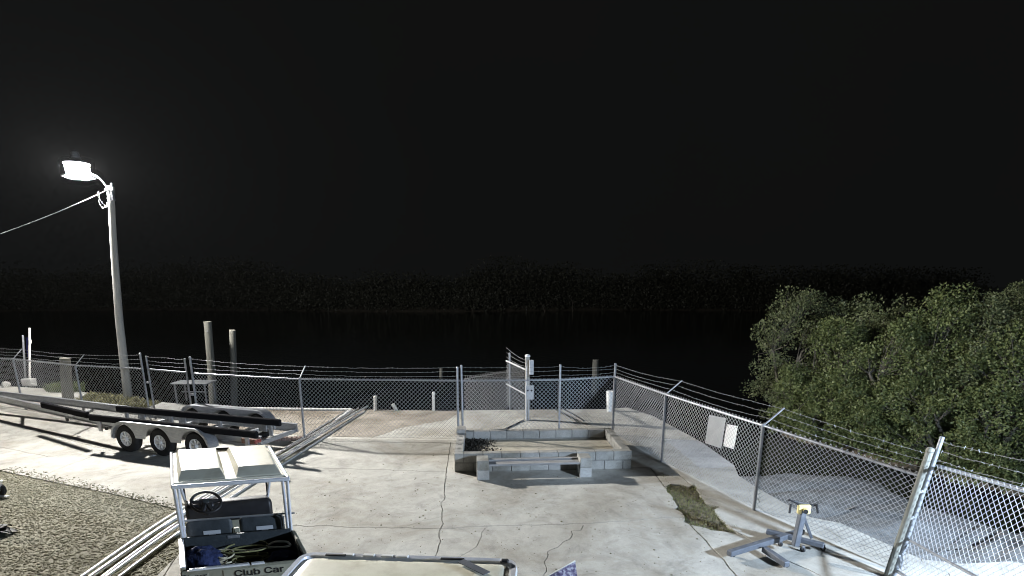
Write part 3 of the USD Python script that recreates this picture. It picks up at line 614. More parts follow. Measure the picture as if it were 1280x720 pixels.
# sheared mesh: foot line follows the lean
V, F = link_mesh(g_bot, g_bot + gd3 * gate_L, 0.12, g_top[2], 0.12 + (gt_r[2] - g_top[2]), gt_r[2], r=0.0038, p=0.096)
V = V.copy(); V[:, 0] += (V[:, 2] - 0.12) * glean[0]; obj(T, 'wire_mesh', (V, F), 'wire_metal', smooth=False)
for s in range(3):
    a = gz(g_top[2] + .10 + .13 * s); obj(T, 'barbed_wire', strand(a, a + gd3 * gate_L, .02, 400 + s), 'wire_dull')
for z in (.35, .95, 1.35):
    c = gz(z); obj(T, 'hinge', MB().beam(gp_b + lean * (z + .1) , c, .05, .045, .01), 'galvanised')
obj(T, 'chain', MB().tube([gz(.55) + [.02, -.04, 0], gz(.42) + [-.05, -.07, 0], gz(.3) + [.0, -.06, 0], gz(.16) + [.03, -.04, 0]], .012, 6), 'galvanised')
# signs hung on the outside of the right fence
def fence_sign(name, label, quad, mat):
    A, B = rt[1][:2], rt[2][:2]; d = (B - A) / np.linalg.norm(B - A); n = np.array([d[1], -d[0]]); n = n if n[0] > 0 else -n
    (u0, v0), (u1, v1), (u2, v2), (u3, v3) = quad
    def on(u, v):   # meets the fence plane
        k = (u - 640) / FOC; lo, hi = 0.0, 1.0
        best = min(np.linspace(0, 1, 400), key=lambda t: abs(FOC * (A + (B - A) * t)[0] / ((A + (B - A) * t)[1] * CP + 3.2 * SP) - (u - 640)))
        xy = A + (B - A) * best; p = atY(u, v, xy[1]); return np.array([*(xy + n * 0.06), p[2]])
    P = [on(*q) for q in quad]; n3 = np.array([n[0], n[1], 0]) * .004
    V = np.vstack([np.array(P), np.array(P) + n3]); F = [[0, 1, 2], [0, 2, 3], [4, 6, 5], [4, 7, 6]] + [[a, b, b + 4] for a, b in ((0, 1), (1, 2), (2, 3), (3, 0))] + [[a, b + 4, a + 4] for a, b in ((0, 1), (1, 2), (2, 3), (3, 0))]
    t = thing(name, label, 'sign', np.array(P).mean(0)); obj(t, 'panel', (V, np.array(F)), mat, smooth=False)
    mb = MB()
    for q in P: mb.box(q * .86 + np.mean(P, 0) * .14 - n3 * 1, (.018, .018, .018), ch=.004)
    obj(t, 'fixings', mb, 'wire_dull')
fence_sign('fence_sign', 'larger dull grey blank sign on the right fence', [(881, 519), (901, 523), (899, 561), (879, 554)], 'sign_grey')
fence_sign('fence_sign', 'smaller bright white blank sign on the right fence, beside the grey one', [(903, 530.5), (916, 533), (914, 562), (901, 557.5)], 'sign_white')

# wing fence and open leaf beyond the back fence, running out over the sea wall
pp = at(659, 525); wend = atY(637.5, 506, 19.3)
T = thing('wing_fence', 'short wing of fence running out from the electric post over the water', 'fence', (*pp[:2], 0))
wtop = atY(637, 442, 19.3); w0 = atY(657, 462, pp[1] + .12); w1 = atY(633, 451, 19.5); m0 = atY(657, 493, pp[1] + .12); m1 = atY(633, 480, 19.5)
obj(T, 'post', post_mesh((wend[0], wend[1], -1.6), wtop, .032), 'galvanised')
obj(T, 'top_rail', MB().tube([w0, w1], .028, 10), 'aluminium_bright'); obj(T, 'mid_rail', MB().tube([m0, m1], .024, 10), 'aluminium_bright')
obj(T, 'wire_mesh', link_mesh(w0, w1, .05, w0[2], .0, w1[2], r=.0034, p=.15), 'wire_dull', smooth=False)
for s in range(3): obj(T, 'barbed_wire', strand(w0 + [0, 0, .10 + .1 * s], w1 + [0, 0, .14 + .16 * s], .05, 500 + s), 'wire_dull')
T = thing('swing_gate', 'open chain-link leaf angled back from the tall double post to the wing fence', 'gate', (*mb_tops[2][:2], 0))
a0 = atY(580, 473.5, mb_tops[2][1] + .15); a1 = atY(636, 464.5, 19.2)
obj(T, 'wire_mesh', link_mesh(a0, a1, .03, a0[2], .0, a1[2], r=.0024, over=.06, p=.16), 'wire_dull', smooth=False)
obj(T, 'tension_wire', strand(a0, a1, .0, 520, r=.006, barbs=False), 'wire_dull'); obj(T, 'tension_wire', strand((a0[0], a0[1], .05), (a1[0], a1[1], .02), 0, 521, r=.006, barbs=False), 'wire_dull')
# electric post
T = thing('electric_post', 'square pale service post with two grey electric boxes beyond the back fence', 'post', (*pp[:2], 0))
pt = atY(659.5, 446, pp[1])
obj(T, 'post', MB().box((pp[0], pp[1], pt[2] / 2), (.13, .13, pt[2]), ch=.012), 'pole_wood'); obj(T, 'cap', MB().lathe([(.085, 0), (.085, .03), (.05, .07), (.001, .085)], (pp[0], pp[1], pt[2] + .002), n=12), 'white_paint')
for v0, v1, u0, u1, nm in ((450, 468, 661.5, 667, 'electric_box'), (482, 499, 657, 667, 'electric_box')):
    a = atY(u0, v0, pp[1] - .12); b = atY(u1, v1, pp[1] - .12); e = obj(T, nm, MB().box(((a[0] + b[0]) / 2, pp[1] - .13, (a[2] + b[2]) / 2), (abs(b[0] - a[0]), .12, a[2] - b[2]), ch=.012), 'box_grey')
    if u0 < 660:
        for s in (-1, 1): obj(e, 'socket', MB().lathe([(.001, .012), (.03, .012), (.03, 0)], ((a[0] + b[0]) / 2 + s * .055, pp[1] - .192, a[2] - .14), (0, -1, 0), 12), 'black_plastic')
obj(T, 'conduit', MB().tube([(pp[0] + .04, pp[1] - .09, 0), (pp[0] + .04, pp[1] - .09, .55), (pp[0] + .05, pp[1] - .1, .8)], .022, 8), 'box_grey')
obj(T, 'conduit', MB().tube([(pp[0] - .03, pp[1] - .085, 0), (pp[0] - .03, pp[1] - .085, pt[2] - .3)], .016, 8), 'box_grey')
for pts, lab in (([(655, 525), (645, 530), (632, 536), (618, 541)], 'black strip drawn as a shadow from the electric post toward the trough'), ([(703, 511), (712, 515), (722, 521), (730, 526)], 'black strip drawn as a post shadow on the dock behind the fence corner')):
    P = [at(u, v, .02) for u, v in pts]; solo('cable', MB().tube(P, .022, 6), 'shadow_black', lab, 'cable')  # black strips laid on the ground in place of post shadows
# small things on the dock beyond the fence
for u0, v0, v1, r, lab in ((469, 513, 495.5, .055, 'white pipe post at the dock edge left of centre, near the pipe bundle'), (542, 513, 490.5, .045, 'thin white pipe post at the dock edge, nearest the tall double post')):
    b = at(u0, v0); t_ = atY(u0, v1, b[1]); T = thing('pipe_post', lab, 'post', (*b[:2], 0))
    obj(T, 'pipe', MB().tube([(b[0], b[1], -.1), t_], r, 12), 'white_plastic'); obj(T, 'cap', MB().lathe([(r * 1.15, -.06), (r * 1.15, 0), (r * .8, .02), (.001, .024)], t_, n=12), 'white_plastic')
b = at(494, 513); t_ = atY(491, 505, b[1] - .05); solo('pipe_stub', MB().tube([(b[0] + .06, b[1], -.05), t_], .06, 12), 'white_plastic', 'short tilted white pipe stub between the two pipe posts', 'pipe')
P = [at(u, v, .045) for u, v in ((262, 509.5), (340, 511), (439, 512))]; Q = at(420, 526, .045)
solo('white_pipe', MB().tube(P, .045, 8).tube([P[-1], Q], .045, 8), 'white_plastic', 'thin white bent pipe lying along the dock edge behind the trailer', 'pipe')
b = at(761.5, 514); b2 = atY(761.5, 489, b[1]); T = thing('fish_bin', 'tall tapered white plastic bin beyond the fence corner', 'bin', (*b[:2], 0))
k = (CAM_H) and (b[1] * CP + 4 * SP) / FOC
obj(T, 'bin', MB().lathe([(.001, 0), (3.3 * k, 0), (4.3 * k, b2[2] - .05), (4.7 * k, b2[2] - .05), (4.7 * k, b2[2]), (4.1 * k, b2[2]), (3.9 * k, b2[2] - .1), (.001, b2[2] - .12)], (b[0], b[1], .0), n=20), 'white_plastic')
obj(T, 'handle', MB().tube([(b[0] + 4.7 * k, b[1] - .05, b2[2] - .08), (b[0] + 5.4 * k, b[1] - .08, b2[2] - .2), (b[0] + 4.6 * k, b[1] - .05, b2[2] - .32)], .012, 6), 'black_plastic')
# metal table frame
T0 = at(236, 497); T1 = at(266, 506); T = thing('table_frame', 'bare metal table frame on the dock behind the walk gate', 'table', (*((T0 + T1) / 2)[:2], 0))
d = np.array([1, 0.02, 0]); c = at(246, 503); w_, dp, hh = .62, .3, .72
for sx in (-1, 1):
    for sy in (-1, 1): obj(T, 'leg', MB().box((c[0] + sx * w_ * .85, c[1] + sy * dp, hh / 2), (.05, .05, hh), ch=.006), 'galvanised')
obj(T, 'table_top', MB().box((c[0], c[1], hh + .022), (w_ * 2 + .06, dp * 2 + .1, .04), ch=.008), 'aluminium'); obj(T, 'stretcher', MB().box((c[0] + .1, c[1] - dp, .45), (w_ * 1.3, .04, .04), ch=.005), 'galvanised')

# mooring piles
def pile(u, v0, v1, Y, r, lab, top=None, mat='pile_wood', zb=-3.0):
    t_ = atY(u, v0, Y); b = atY(top if top is not None else u, v1, Y); dirv = (t_ - b) / (t_[2] - b[2]); foot = t_ + dirv * (zb - t_[2])
    T = thing('mooring_pile', lab, 'pile', foot, 'wooden mooring piles standing in the dark water')
    h = np.linspace(0, 1, 7); P = foot + (t_ - foot) * h[:, None]; P[1:-1, 0] += np.sin(h[1:-1] * 9 + u) * .012
    obj(T, 'pile', MB().tube(P, r * (1.08 - .12 * h), 14), mat); return T, t_
T, t_ = pile(259.5, 402, 465, 23.5, .155, 'taller wooden mooring pile of the close pair left of centre', 264)
obj(T, 'bolt', MB().lathe([(.001, .02), (.03, .018), (.03, 0)], (t_[0] + .02, t_[1] - .155, t_[2] - .38), (0, -1, 0), 8), 'galvanised')
pile(290.5, 412.5, 465, 24.2, .135, 'shorter wooden mooring pile of the close pair left of centre', 292)
pile(744.8, 449.5, 480, 33.0, .19, 'dark wooden mooring pile left of the fence corner, dim against the water', 744, mat='pile_dark')
pile(551.5, 460.5, 485, 33.0, .10, 'thin dark mooring pile near the tall double fence post', 551, mat='pile_dark')
b = at(83, 487); pile(81, 447.5, 487, 20.3, .17, 'short thick timber pile behind the left fence with weeds at its foot', 84, zb=-.3)
# weeds at its foot
c = at(82, 489); solo('weed_clump', blades(Polygon([(c[0] + math.cos(a) * .75, c[1] + math.sin(a) * .35) for a in np.linspace(0, 6.28, 14)]), 520, .12, .42, rng, 0.0, .02), 'grass', 'green weed clump at the foot of the short thick pile', 'weeds', smooth=False)
# white pipe with block footing, thin grey post and blue cloth at far left
b = at(39, 482); T = thing('pvc_post', 'tall thin white pipe standing in a concrete block behind the left fence', 'post', (*b[:2], 0))
t_ = atY(37, 410, b[1]); obj(T, 'pipe', MB().tube([(b[0], b[1], .3), t_], .038, 10), 'white_plastic'); obj(T, 'fitting', MB().tube([t_ + (b - t_) * .2, t_ + (b - t_) * .26], .052, 10), 'white_plastic')
obj(T, 'footing', MB().box((b[0] - .06, b[1], .15), (.42, .3, .3), ch=.02), 'block_pale'); obj(T, 'footing', MB().box((b[0] + .24, b[1] - .18, .06), (.22, .2, .12), ch=.02), 'block_pale')
b = at(32, 481); t_ = atY(28.5, 419, b[1]); T = thing('thin_post', 'thin dull grey post left of the white pipe, leaning slightly', 'post', (*b[:2], 0)); obj(T, 'post', MB().tube([(b[0], b[1], -.1), t_], .036, 8), 'galvanised')
a = atY(33.5, 422, b[1]); c = atY(35.5, 446, b[1]); V = []
for k in range(9):
    q = a + (c - a) * k / 8; V += [q + [-.055, .02 * math.sin(k), 0], q + [.055, .02 * math.cos(k * 1.3), 0]]
F = [[2 * k, 2 * k + 1, 2 * k + 3] for k in range(8)] + [[2 * k, 2 * k + 3, 2 * k + 2] for k in range(8)]
solo('blue_cloth', (np.array(V), np.array(F)), 'blue_cloth', 'dark blue strip of cloth hanging between the thin posts at far left', 'cloth', smooth=True)
b = at(8, 484); T = thing('concrete_lump', 'broken pale concrete lump behind the left fence near the edge', 'rubble', (*b[:2], 0)); m = creation.icosphere(subdivisions=2, radius=1); v = np.array(m.vertices); v *= (0.7 + .6 * meshkit.noise(v * 1.6 + 4))[:, None]
obj(T, 'lump', (v * [.17, .14, .15] + b + [0, 0, .09], np.array(m.faces)), 'block_grey', smooth=40)
# brick edging by the trailer
T = thing('brick_edging', 'short row of reddish bricks laid along the slab edge behind the trailer', 'bricks', (*at(352, 548)[:2], 0))
for k in range(9):
    a = at(325 + 6.2 * k, 551.5 - .25 * k, .0); obj(T, 'brick', MB().box(a + [0, .0, .035], (.105, .20, .09), ch=.008), 'brick_red')

# ================================================================ LAMP POLE
b = at(160, 496); pts = [(160, 496), (154.5, 450), (149, 400), (144.5, 340), (141, 290), (138.5, 233)]
P = np.array([atY(u, v, b[1]) for u, v in pts]); P[0, 2] = -.2
T = thing('street_lamp', 'tall slightly bent wooden pole carrying the lit yard lamp on a curved arm', 'street lamp', (b[0], b[1], 0))
hh = np.linspace(0, 1, 24); PP = np.stack([np.interp(hh, np.linspace(0, 1, len(P)), P[:, k]) for k in range(3)], 1)
obj(T, 'pole', MB().tube(PP, .150 - .055 * hh, 14), 'pole_wood')
top = P[-1]; lc = atY(97, 212, b[1] - .15)
A = [atY(u, v, b[1] - .1) for u, v in ((139, 247), (136, 238), (131, 230), (124, 222), (117, 218.5), (108, 216))]
A = np.array(A); tt = np.linspace(0, 5, 20); AA = np.stack([np.interp(tt, np.arange(6), A[:, k]) for k in range(3)], 1)
for _ in range(3): AA[1:-1] = (AA[:-2] + AA[1:-1] * 2 + AA[2:]) / 4
arm = obj(T, 'lamp_arm', MB().tube(AA, .03, 8), 'aluminium'); obj(arm, 'bracket', MB().box(A[0] + [0, .04, .05], (.14, .12, .3), ch=.01), 'galvanised')
HR, BR = .32, .50
hd = obj(T, 'lamp_head', MB().lathe([(.001, .36), (.09, .36), (.12, .32), (.13, .16), (.20, .10), (HR + .06, .02), (HR + .06, -.02), (.001, -.02)], lc + [0, 0, .20], n=24), 'aluminium')
obj(hd, 'photocell', MB().lathe([(.001, .08), (.04, .07), (.045, 0)], lc + [0, 0, .56], n=10), 'black_plastic')
obj(T, 'refractor', MB().lathe([(HR - .03, .20), (HR + .015, .10), (HR + .02, -.04), (HR - .02, -.198)], lc, n=28), 'lamp_glow')
bs = obj(T, 'lamp_dish', MB().lathe([(.001, -.02), (BR - .02, -.02), (BR, 0), (BR, .012), (.001, .012)], lc + [0, 0, -.225], n=32), 'aluminium')  # dish added under the lamp to block steep rays and even the yard light
obj(bs, 'diffuser', MB().lathe([(.40, 0), (.34, -.03), (.001, -.04)], lc + [0, 0, -.248], n=28), 'under_glow')  # added glow, makes up for the light the dish blocks at the pole foot
# crossarm hardware, insulator, wire coil
obj(T, 'pole_hardware', MB().box(top + [.0, -.12, -.12], (.30, .05, .06), ch=.01).box(top + [.12, -.12, .0], (.05, .05, .18), ch=.01), 'galvanised')
co = []
for k in range(40):
    t_ = k / 39; q = atY(np.interp(t_, [0, .2, .45, .7, 1], [123, 124, 129, 135.5, 133]), np.interp(t_, [0, .2, .45, .7, 1], [241, 254, 261, 253, 240]), b[1] - .15); co.append(q + [.02 * math.sin(k * 1.9), .02 * math.cos(k * 1.3), 0])
obj(T, 'wire_loop', MB().tube(co, .010, 5), 'wire_dull'); co2 = [q + [.10 * math.sin(3.14 * k / 39) - .03, .03, .06 + .05 * math.sin(k * .2)] for k, q in enumerate(co)]
obj(T, 'wire_loop', MB().tube(co2, .009, 5), 'wire_dull')
e0 = atY(134, 237.5, b[1] - .1); e1 = atY(-220, 353, b[1] - 5.5); tt = np.linspace(0, 1, 40); W = e0 + (e1 - e0) * tt[:, None]; W[:, 2] -= .25 * 4 * tt * (1 - tt)
solo('service_wire', MB().tube(W, .009, 5), 'wire_dull', 'overhead wire running from the lamp pole out of the left edge', 'wire', smooth=True)

# floodlight on a short mast outside the right edge: it throws the second, bluish light
fp = np.array([8.3, 3.3, 0]); aim = np.array([2.4, 10.5, 0.2]); fh = 3.0
T = thing('floodlight', 'bluish white floodlight on a steel mast at the right of the yard', 'floodlight', fp)
obj(T, 'mast', MB().tube([fp, fp + [0, 0, fh]], .06, 12), 'galvanised')
c = fp + [0, 0, fh + .15]; d = aim - c; d /= np.linalg.norm(d); s = np.cross(d, (0, 0, 1)); s /= np.linalg.norm(s); u_ = np.cross(s, d); R = np.stack([s, d, u_], 1)
obj(T, 'housing', MB().box(c, (.42, .12, .30), R, .02), 'black_plastic')
q = [c + d * .064 + s * a_ + u_ * b_ for a_, b_ in ((-.17, -.11), (.17, -.11), (.17, .11), (-.17, .11))]
obj(T, 'lens', (np.array(q), np.array([[0, 1, 2], [0, 2, 3]])), 'flood_glow', smooth=False)
obj(T, 'visor', MB().box(c + d * .15 + u_ * .135, (.42, .20, .012), R), 'black_plastic')
obj(T, 'yoke', MB().tube([c - s * .24, c - s * .24 - [0, 0, .2], c - [0, 0, .24], c + s * .24 - [0, 0, .2], c + s * .24], .015, 6), 'galvanised')

# ================================================================ BLOCK TROUGH AND BENCH
O = np.array([-1.31, 12.10, 0.0]); ya = math.radians(3.2); ex = np.array([math.cos(ya), math.sin(ya), 0]); ey = np.array([-math.sin(ya), math.cos(ya), 0]); ez = np.array([0, 0, 1.0]); RT = np.stack([ex, ey, ez], 1)
tl = lambda x, y, z: O + ex * x + ey * y + ez * z
W_, D_, TH, CH = 4.08, 2.15, .20, .222
T = thing('block_trough', 'low rectangular trough built of grey concrete blocks by the fence corner', 'trough', O)
rng = np.random.default_rng(21)
def wall(x0, y0, x1, y1, courses, skipcap=False):
    horiz = abs(x1 - x0) > abs(y1 - y0); L = (x1 - x0) if horiz else (y1 - y0)
    obj(T, 'mortar_core', MB().box(tl((x0 + x1) / 2, (y0 + y1) / 2, courses * CH / 2 - .006), ((x1 - x0) - .024, (y1 - y0) - .024, courses * CH - .012), RT), 'mortar', smooth=False)
    for k in range(courses):
        cutp = [0.0]; x = (.215 if k % 2 else .43)
        while x < L - .05: cutp.append(x); x += .43
        cutp.append(L)
        for a, b_ in zip(cutp[:-1], cutp[1:]):
            w = b_ - a - .012; mid = (a + b_) / 2; j = rng.normal(size=2) * .0025
            c = tl(x0 + mid, (y0 + y1) / 2 + j[0], k * CH + CH / 2 + j[1]) if horiz else tl((x0 + x1) / 2 + j[0], y0 + mid, k * CH + CH / 2 + j[1])
            s = (w, y1 - y0, CH - .012) if horiz else (x1 - x0, w, CH - .012)
            tw = math.radians(rng.normal() * .5); RK = RT @ np.array([[math.cos(tw), -math.sin(tw), 0], [math.sin(tw), math.cos(tw), 0], [0, 0, 1]])
            obj(T, 'block', MB().box(c, s, RK, rng.uniform(.007, .016)), 'block_grey')
wall(0, 0, W_, TH, 2); wall(TH + .003, D_ - TH, W_ - TH - .003, D_, 2); wall(0, TH + .003, TH, D_, 2); wall(W_ - TH, TH + .003, W_, D_, 2)
# flat dark plates painting the shade of open cores, left wall top blocks
for k in range(5):
    c = tl(TH / 2, .42 + .36 * k, 2 * CH + .001); obj(T, 'block_core', MB().box(c - [0, 0, .0], (.075, .11, .004), RT, .001), 'mortar')
obj(T, 'cap_block', MB().box(tl(TH / 2, D_ - .22, 2 * CH + .055), (.22, .42, .10), RT, .01), 'block_grey')
obj(T, 'trough_floor', MB().box(tl(W_ / 2, D_ / 2, .11), (W_ - 2 * TH - .01, D_ - 2 * TH - .01, .20), RT), 'trough_fill', smooth=False)
rg = np.random.default_rng(31); n = 1500
C = np.c_[.22 + np.abs(rg.normal(size=n)) * .30, rg.uniform(.24, D_ - .24, n), np.zeros(n)]; C = C[C[:, 0] < 1.5]; C[:, 2] = .212 + rg.uniform(0, 1, len(C)) * .03 * np.exp(-C[:, 0] * 1.6)
Cw = O + C[:, :1] * ex + C[:, 1:2] * ey + C[:, 2:] * ez
solo('leaf_litter', leaf_mesh(Cw, .075, rg, 0.0), 'litter_dark', 'dark heap of wet leaf litter in the left end of the block trough', 'debris', kind='stuff', smooth=False)
# bench: two block piers and a plank
bl, br = at(604, 600.5), at(732, 597)
bd = (br - bl) / np.linalg.norm(br - bl); bn = np.array([-bd[1], bd[0], 0]); RB = np.stack([bd, bn, ez], 1)
T = thing('block_bench', 'rough bench of stacked blocks and a weathered plank in front of the trough', 'bench', (bl + br) / 2)
for k, q in enumerate((bl, br)):
    obj(T, 'block', MB().box(q + bn * .2 + [0, 0, .112], (.265, .40, .22), RB, .010), 'block_pale'); obj(T, 'block', MB().box(q + bn * .2 + [0, 0, .336], (.262, .40, .222), RB, .010), 'block_grey')
a = bl + bn * .13 + bd * .125 + [0, 0, .33]; b_ = br + bn * .13 - bd * .125 + [0, 0, .33]
obj(T, 'plank', MB().beam(a, b_, .22, .045, .006), 'plank_wood'); obj(T, 'plank', MB().beam(a + bn * .17 + [0, 0, .012], b_ + bn * .17 + [0, 0, .008], .10, .09, .006), 'plank_wood')

# ================================================================ PIPE BUNDLE
rng = np.random.default_rng(3)
ends = [((124, 722), (438, 511.5)), ((138, 722), (448, 511)), ((131, 722), (460, 510)), ((160, 722), (456, 515)), ((148, 722), (446, 517)), ((115, 722), (430, 522))]
mid = at(232, 655)
for k, (p0, p1) in enumerate(ends):
    a = at(*p0); c = at(*p1); r = .024 if k != 2 else .030; lay = .026 + (.045 if k in (2, 4) else 0)
    d = (a - c) / np.linalg.norm(a - c); a = a + d * 1.4
    m1 = at(*[(219, 647), (224, 652), (222, 650), (231, 661), (228, 657), (216, 643)][k]); P = [a, a + (m1 - a) * .5, m1, m1 + (c - m1) * .5, c]; P = [np.array([q[0], q[1], lay]) for q in P]
    tt = np.linspace(0, 4, 30); Q = np.stack([np.interp(tt, np.arange(5), np.array(P)[:, i]) for i in range(3)], 1)
    for _ in range(12): Q[1:-1] = (Q[:-2] + Q[1:-1] * 2 + Q[2:]) / 4
    lab = ['outer long pale pipe, lying at the left of the bundle on the ground', 'long pale pipe second from the right in the bundle beside the cart', 'thickest long pipe, lying on top of the bundle and reaching furthest back', 'rightmost long pale pipe of the bundle beside the cart', 'thin long pipe lying on top of the bundle at its right', 'leftmost long pipe of the bundle, with the shortest far end'][k]
    solo('long_pipe', MB().tube(Q, r, 10).lathe([(r, 0), (r * .7, 0), (r * .7, -.05)], Q[-1], Q[-1] - Q[-2], 10), 'aluminium_bright', lab, 'pipe', 'long pipes lying in a bundle across the yard', smooth=True)

# ================================================================ BOAT TRAILER
w1 = at(158, 565); w2 = at(202, 571); w3 = at(247, 576); td = (w3 - w1) / np.linalg.norm(w3 - w1); tn = np.array([-td[1], td[0], 0]); O2 = w2.copy(); RTr = np.stack([td, tn, ez], 1)
tr = lambda s, t, z: O2 + td * s + tn * t + ez * z
T = thing('boat_trailer', 'long aluminium triple-axle boat trailer with black carpeted bunks parked along the back fence', 'trailer', O2)
WR, WW, SPC, TRK = .36, .22, 1.13, 2.05
def wheel(c, outward):
    ax = np.asarray(outward, float)
    prof = [(.19, -WW / 2 + .01), (.24, -WW / 2), (.32, -WW / 2 + .01), (.35, -WW / 2 + .035), (WR, -WW / 2 + .06), (WR, WW / 2 - .06), (.35, WW / 2 - .035), (.32, WW / 2 - .01), (.24, WW / 2), (.195, WW / 2 - .012)]
    w = obj(T, 'wheel', MB().lathe(prof, c, ax, 32), 'tyre_rubber')
    obj(w, 'rim', MB().lathe([(.20, WW / 2 - .02), (.185, WW / 2 - .012), (.165, WW / 2 - .045), (.14, WW / 2 - .10)], c, ax, 28).lathe([(.20, -WW / 2 + .02), (.14, WW / 2 - .10), (.001, WW / 2 - .102)], c, ax, 28), 'rim_bright')
    mb = MB(); ref = np.array([0, 0, 1.0]); s_ = np.cross(ax, ref)
    for k in range(8):
        a = k * math.pi / 4 + .2; dr = ref * math.cos(a) + s_ * math.sin(a); mb.beam(c + ax * (WW / 2 - .035) + dr * .05, c + ax * (WW / 2 - .03) + dr * .175, .034, .022, .004, up=ax)
    obj(w, 'spokes', mb, 'rim_bright'); obj(w, 'hub', MB().lathe([(.06, WW / 2 - .06), (.055, WW / 2 - .012), (.03, WW / 2 + .012), (.001, WW / 2 + .015)], c, ax, 16), 'rim_bright')
for s in (-SPC, 0, SPC): wheel(tr(s, .11, WR), -tn); wheel(tr(s, TRK + .11, WR), tn)
for s in (-SPC, 0, SPC): obj(T, 'axle', MB().tube([tr(s, .2, WR), tr(s, TRK, WR)], .04, 8), 'galvanised')
def fender(t0, t1):
    prof = []
    for a in np.linspace(math.pi, math.pi / 2, 9): prof.append((-SPC + math.cos(a) * .46, .36 + math.sin(a) * .46))
    for a in np.linspace(math.pi / 2, 0, 9): prof.append((SPC + math.cos(a) * .46, .36 + math.sin(a) * .46))
    m = len(prof); sk = .012
    V = [tr(s, t, z) for t in (t0, t1) for s, z in prof] + [tr(s * (1 - .03), t, z - .03) for t in (t0 + .012, t1 - .012) for s, z in prof]
    mb = MB(); F = [[k, k + 1, m + k + 1, m + k] for k in range(m - 1)]
    mb.add(V[:2 * m], F); mb.add(V[2 * m:], [[a[0], a[3], a[2], a[1]] for a in F])
    # side skirts with wheel arches
    xs = np.linspace(-SPC - .46, SPC + .46, 90); topz = np.interp(xs, [p[0] for p in prof], [p[1] for p in prof])
    arch = np.full(len(xs), .42)
    for s in (-SPC, 0, SPC):
        dd = np.abs(xs - s); arch = np.maximum(arch, np.where(dd < .40, .36 + np.sqrt(np.maximum(.40 ** 2 - dd ** 2, 0)), 0))
    arch = np.minimum(arch, topz - .015)
    for t in (t0, t1):
        V = [tr(x, t, z) for x, z in zip(xs, topz)] + [tr(x, t, z) for x, z in zip(xs, arch)]; n = len(xs); mb.add(V, [[k, k + 1, n + k + 1, n + k] for k in range(n - 1)])
    return mb
obj(T, 'fender', fender(-.03, .27), 'aluminium', smooth=25); obj(T, 'fender', fender(TRK - .05, TRK + .25), 'aluminium', smooth=25)
def ibeam(P, w=.09, hgt=.20):
    mb = MB()
    for a, b_ in zip(P[:-1], P[1:]):
        mb.beam(a, b_, .02, hgt - .02); mb.beam(np.array(a) + [0, 0, hgt / 2], np.array(b_) + [0, 0, hgt / 2], w, .014); mb.beam(np.array(a) - [0, 0, hgt / 2], np.array(b_) - [0, 0, hgt / 2], w, .014)
    return mb
wl = lambda p: np.array(p)
nearL, farL = at(-30, 492, .62), at(-60, 486, .62); tong = (nearL + farL) / 2
nb = [tr(2.75, .40, .55), tr(-1.55, .40, .55), at(60, 512, .58), nearL]; fb = [tr(2.75, 1.70, .55), tr(-1.5, 1.72, .55), at(75, 501.5, .58), farL]
obj(T, 'main_beam', ibeam(nb), 'aluminium', smooth=False); obj(T, 'main_beam', ibeam(fb), 'aluminium', smooth=False)
dirT = (nearL - nb[2]); dirT /= np.linalg.norm(dirT); obj(T, 'tongue', MB().beam(tong - dirT * .6, tong + dirT * 2.4, .1, .15, .01), 'aluminium')
for s in (-1.5, -.55, .55, 1.7, 2.65): obj(T, 'cross_member', MB().beam(tr(s, .42, .46), tr(s, 1.70, .46), .08, .1, .006), 'aluminium')
for t_ in (.32, .62): 
    a = nb[1] + (nearL - nb[1]) * t_; b_ = fb[1] + (farL - fb[1]) * t_; obj(T, 'cross_member', MB().beam(a - [0, 0, .13], b_ - [0, 0, .13], .07, .08, .006), 'aluminium')
b1 = [at(146, 510.5, .90), at(351, 528.5, .90)]; b2 = [at(112, 521.5, .80), at(322, 543.5, .80)]
for q0, q1 in (b1, b2):
    bk = obj(T, 'bunk', MB().beam(q0, q1, .09, .165, .02), 'carpet_black')
    for f_ in (.06, .35, .65, .94):
        c = q0 + (q1 - q0) * f_; obj(bk, 'bunk_bracket', MB().box(c + [0, .0, -.20] , (.10, .05, .30), RTr, .006), 'aluminium')
# guide rail seen below the far bunk
g0, g1 = at(175, 518, .72), at(344, 533.5, .72); gr = obj(T, 'side_rail', MB().beam(g0, g1, .07, .12, .008), 'galvanised')
for f_ in (.02, .34, .92): c = g0 + (g1 - g0) * f_; obj(gr, 'rail_bracket', MB().box(c + [-.03 * td[1], -.06, -.02], (.24, .03, .22), RTr, .006), 'galvanised')
# front bunks, black roller and winch
q0, q1 = at(53, 506, .78), at(110, 519, .80); obj(T, 'bunk', MB().beam(q0, q1, .10, .17, .02), 'carpet_black')
c = at(93, 517, .6); obj(T, 'roller', MB().tube([c - tn * .12, c + tn * .12], .07, 12), 'aluminium_bright')
for s, m_ in ((2.78, 'red_lens'),): 
    for t_ in (.24,): obj(T, 'tail_light', MB().box(tr(s + .02, t_, .58), (.05, .20, .07), RTr, .012), m_)
obj(T, 'rear_bracket', MB().box(tr(2.55, .25, .56), (.45, .05, .13), RTr, .01), 'rust_metal'); obj(T, 'side_marker', MB().box(tr(-1.75, .30, .5), (.12, .04, .07), RTr, .01), 'red_lens')
a, c = at(200, 546, .5), at(262, 551, .5)
obj(T, 'step_pad', MB().box(tr(-1.62, .14, .36), (.10, .2, .05), RTr, .01), 'black_plastic')
for k in range(2): 
    c = nb[2] + (nb[1] - nb[2]) * (.25 + .5 * k); obj(T, 'hanger', MB().box(c - [0, 0, .16], (.07, .05, .12), RTr, .006), 'black_plastic')
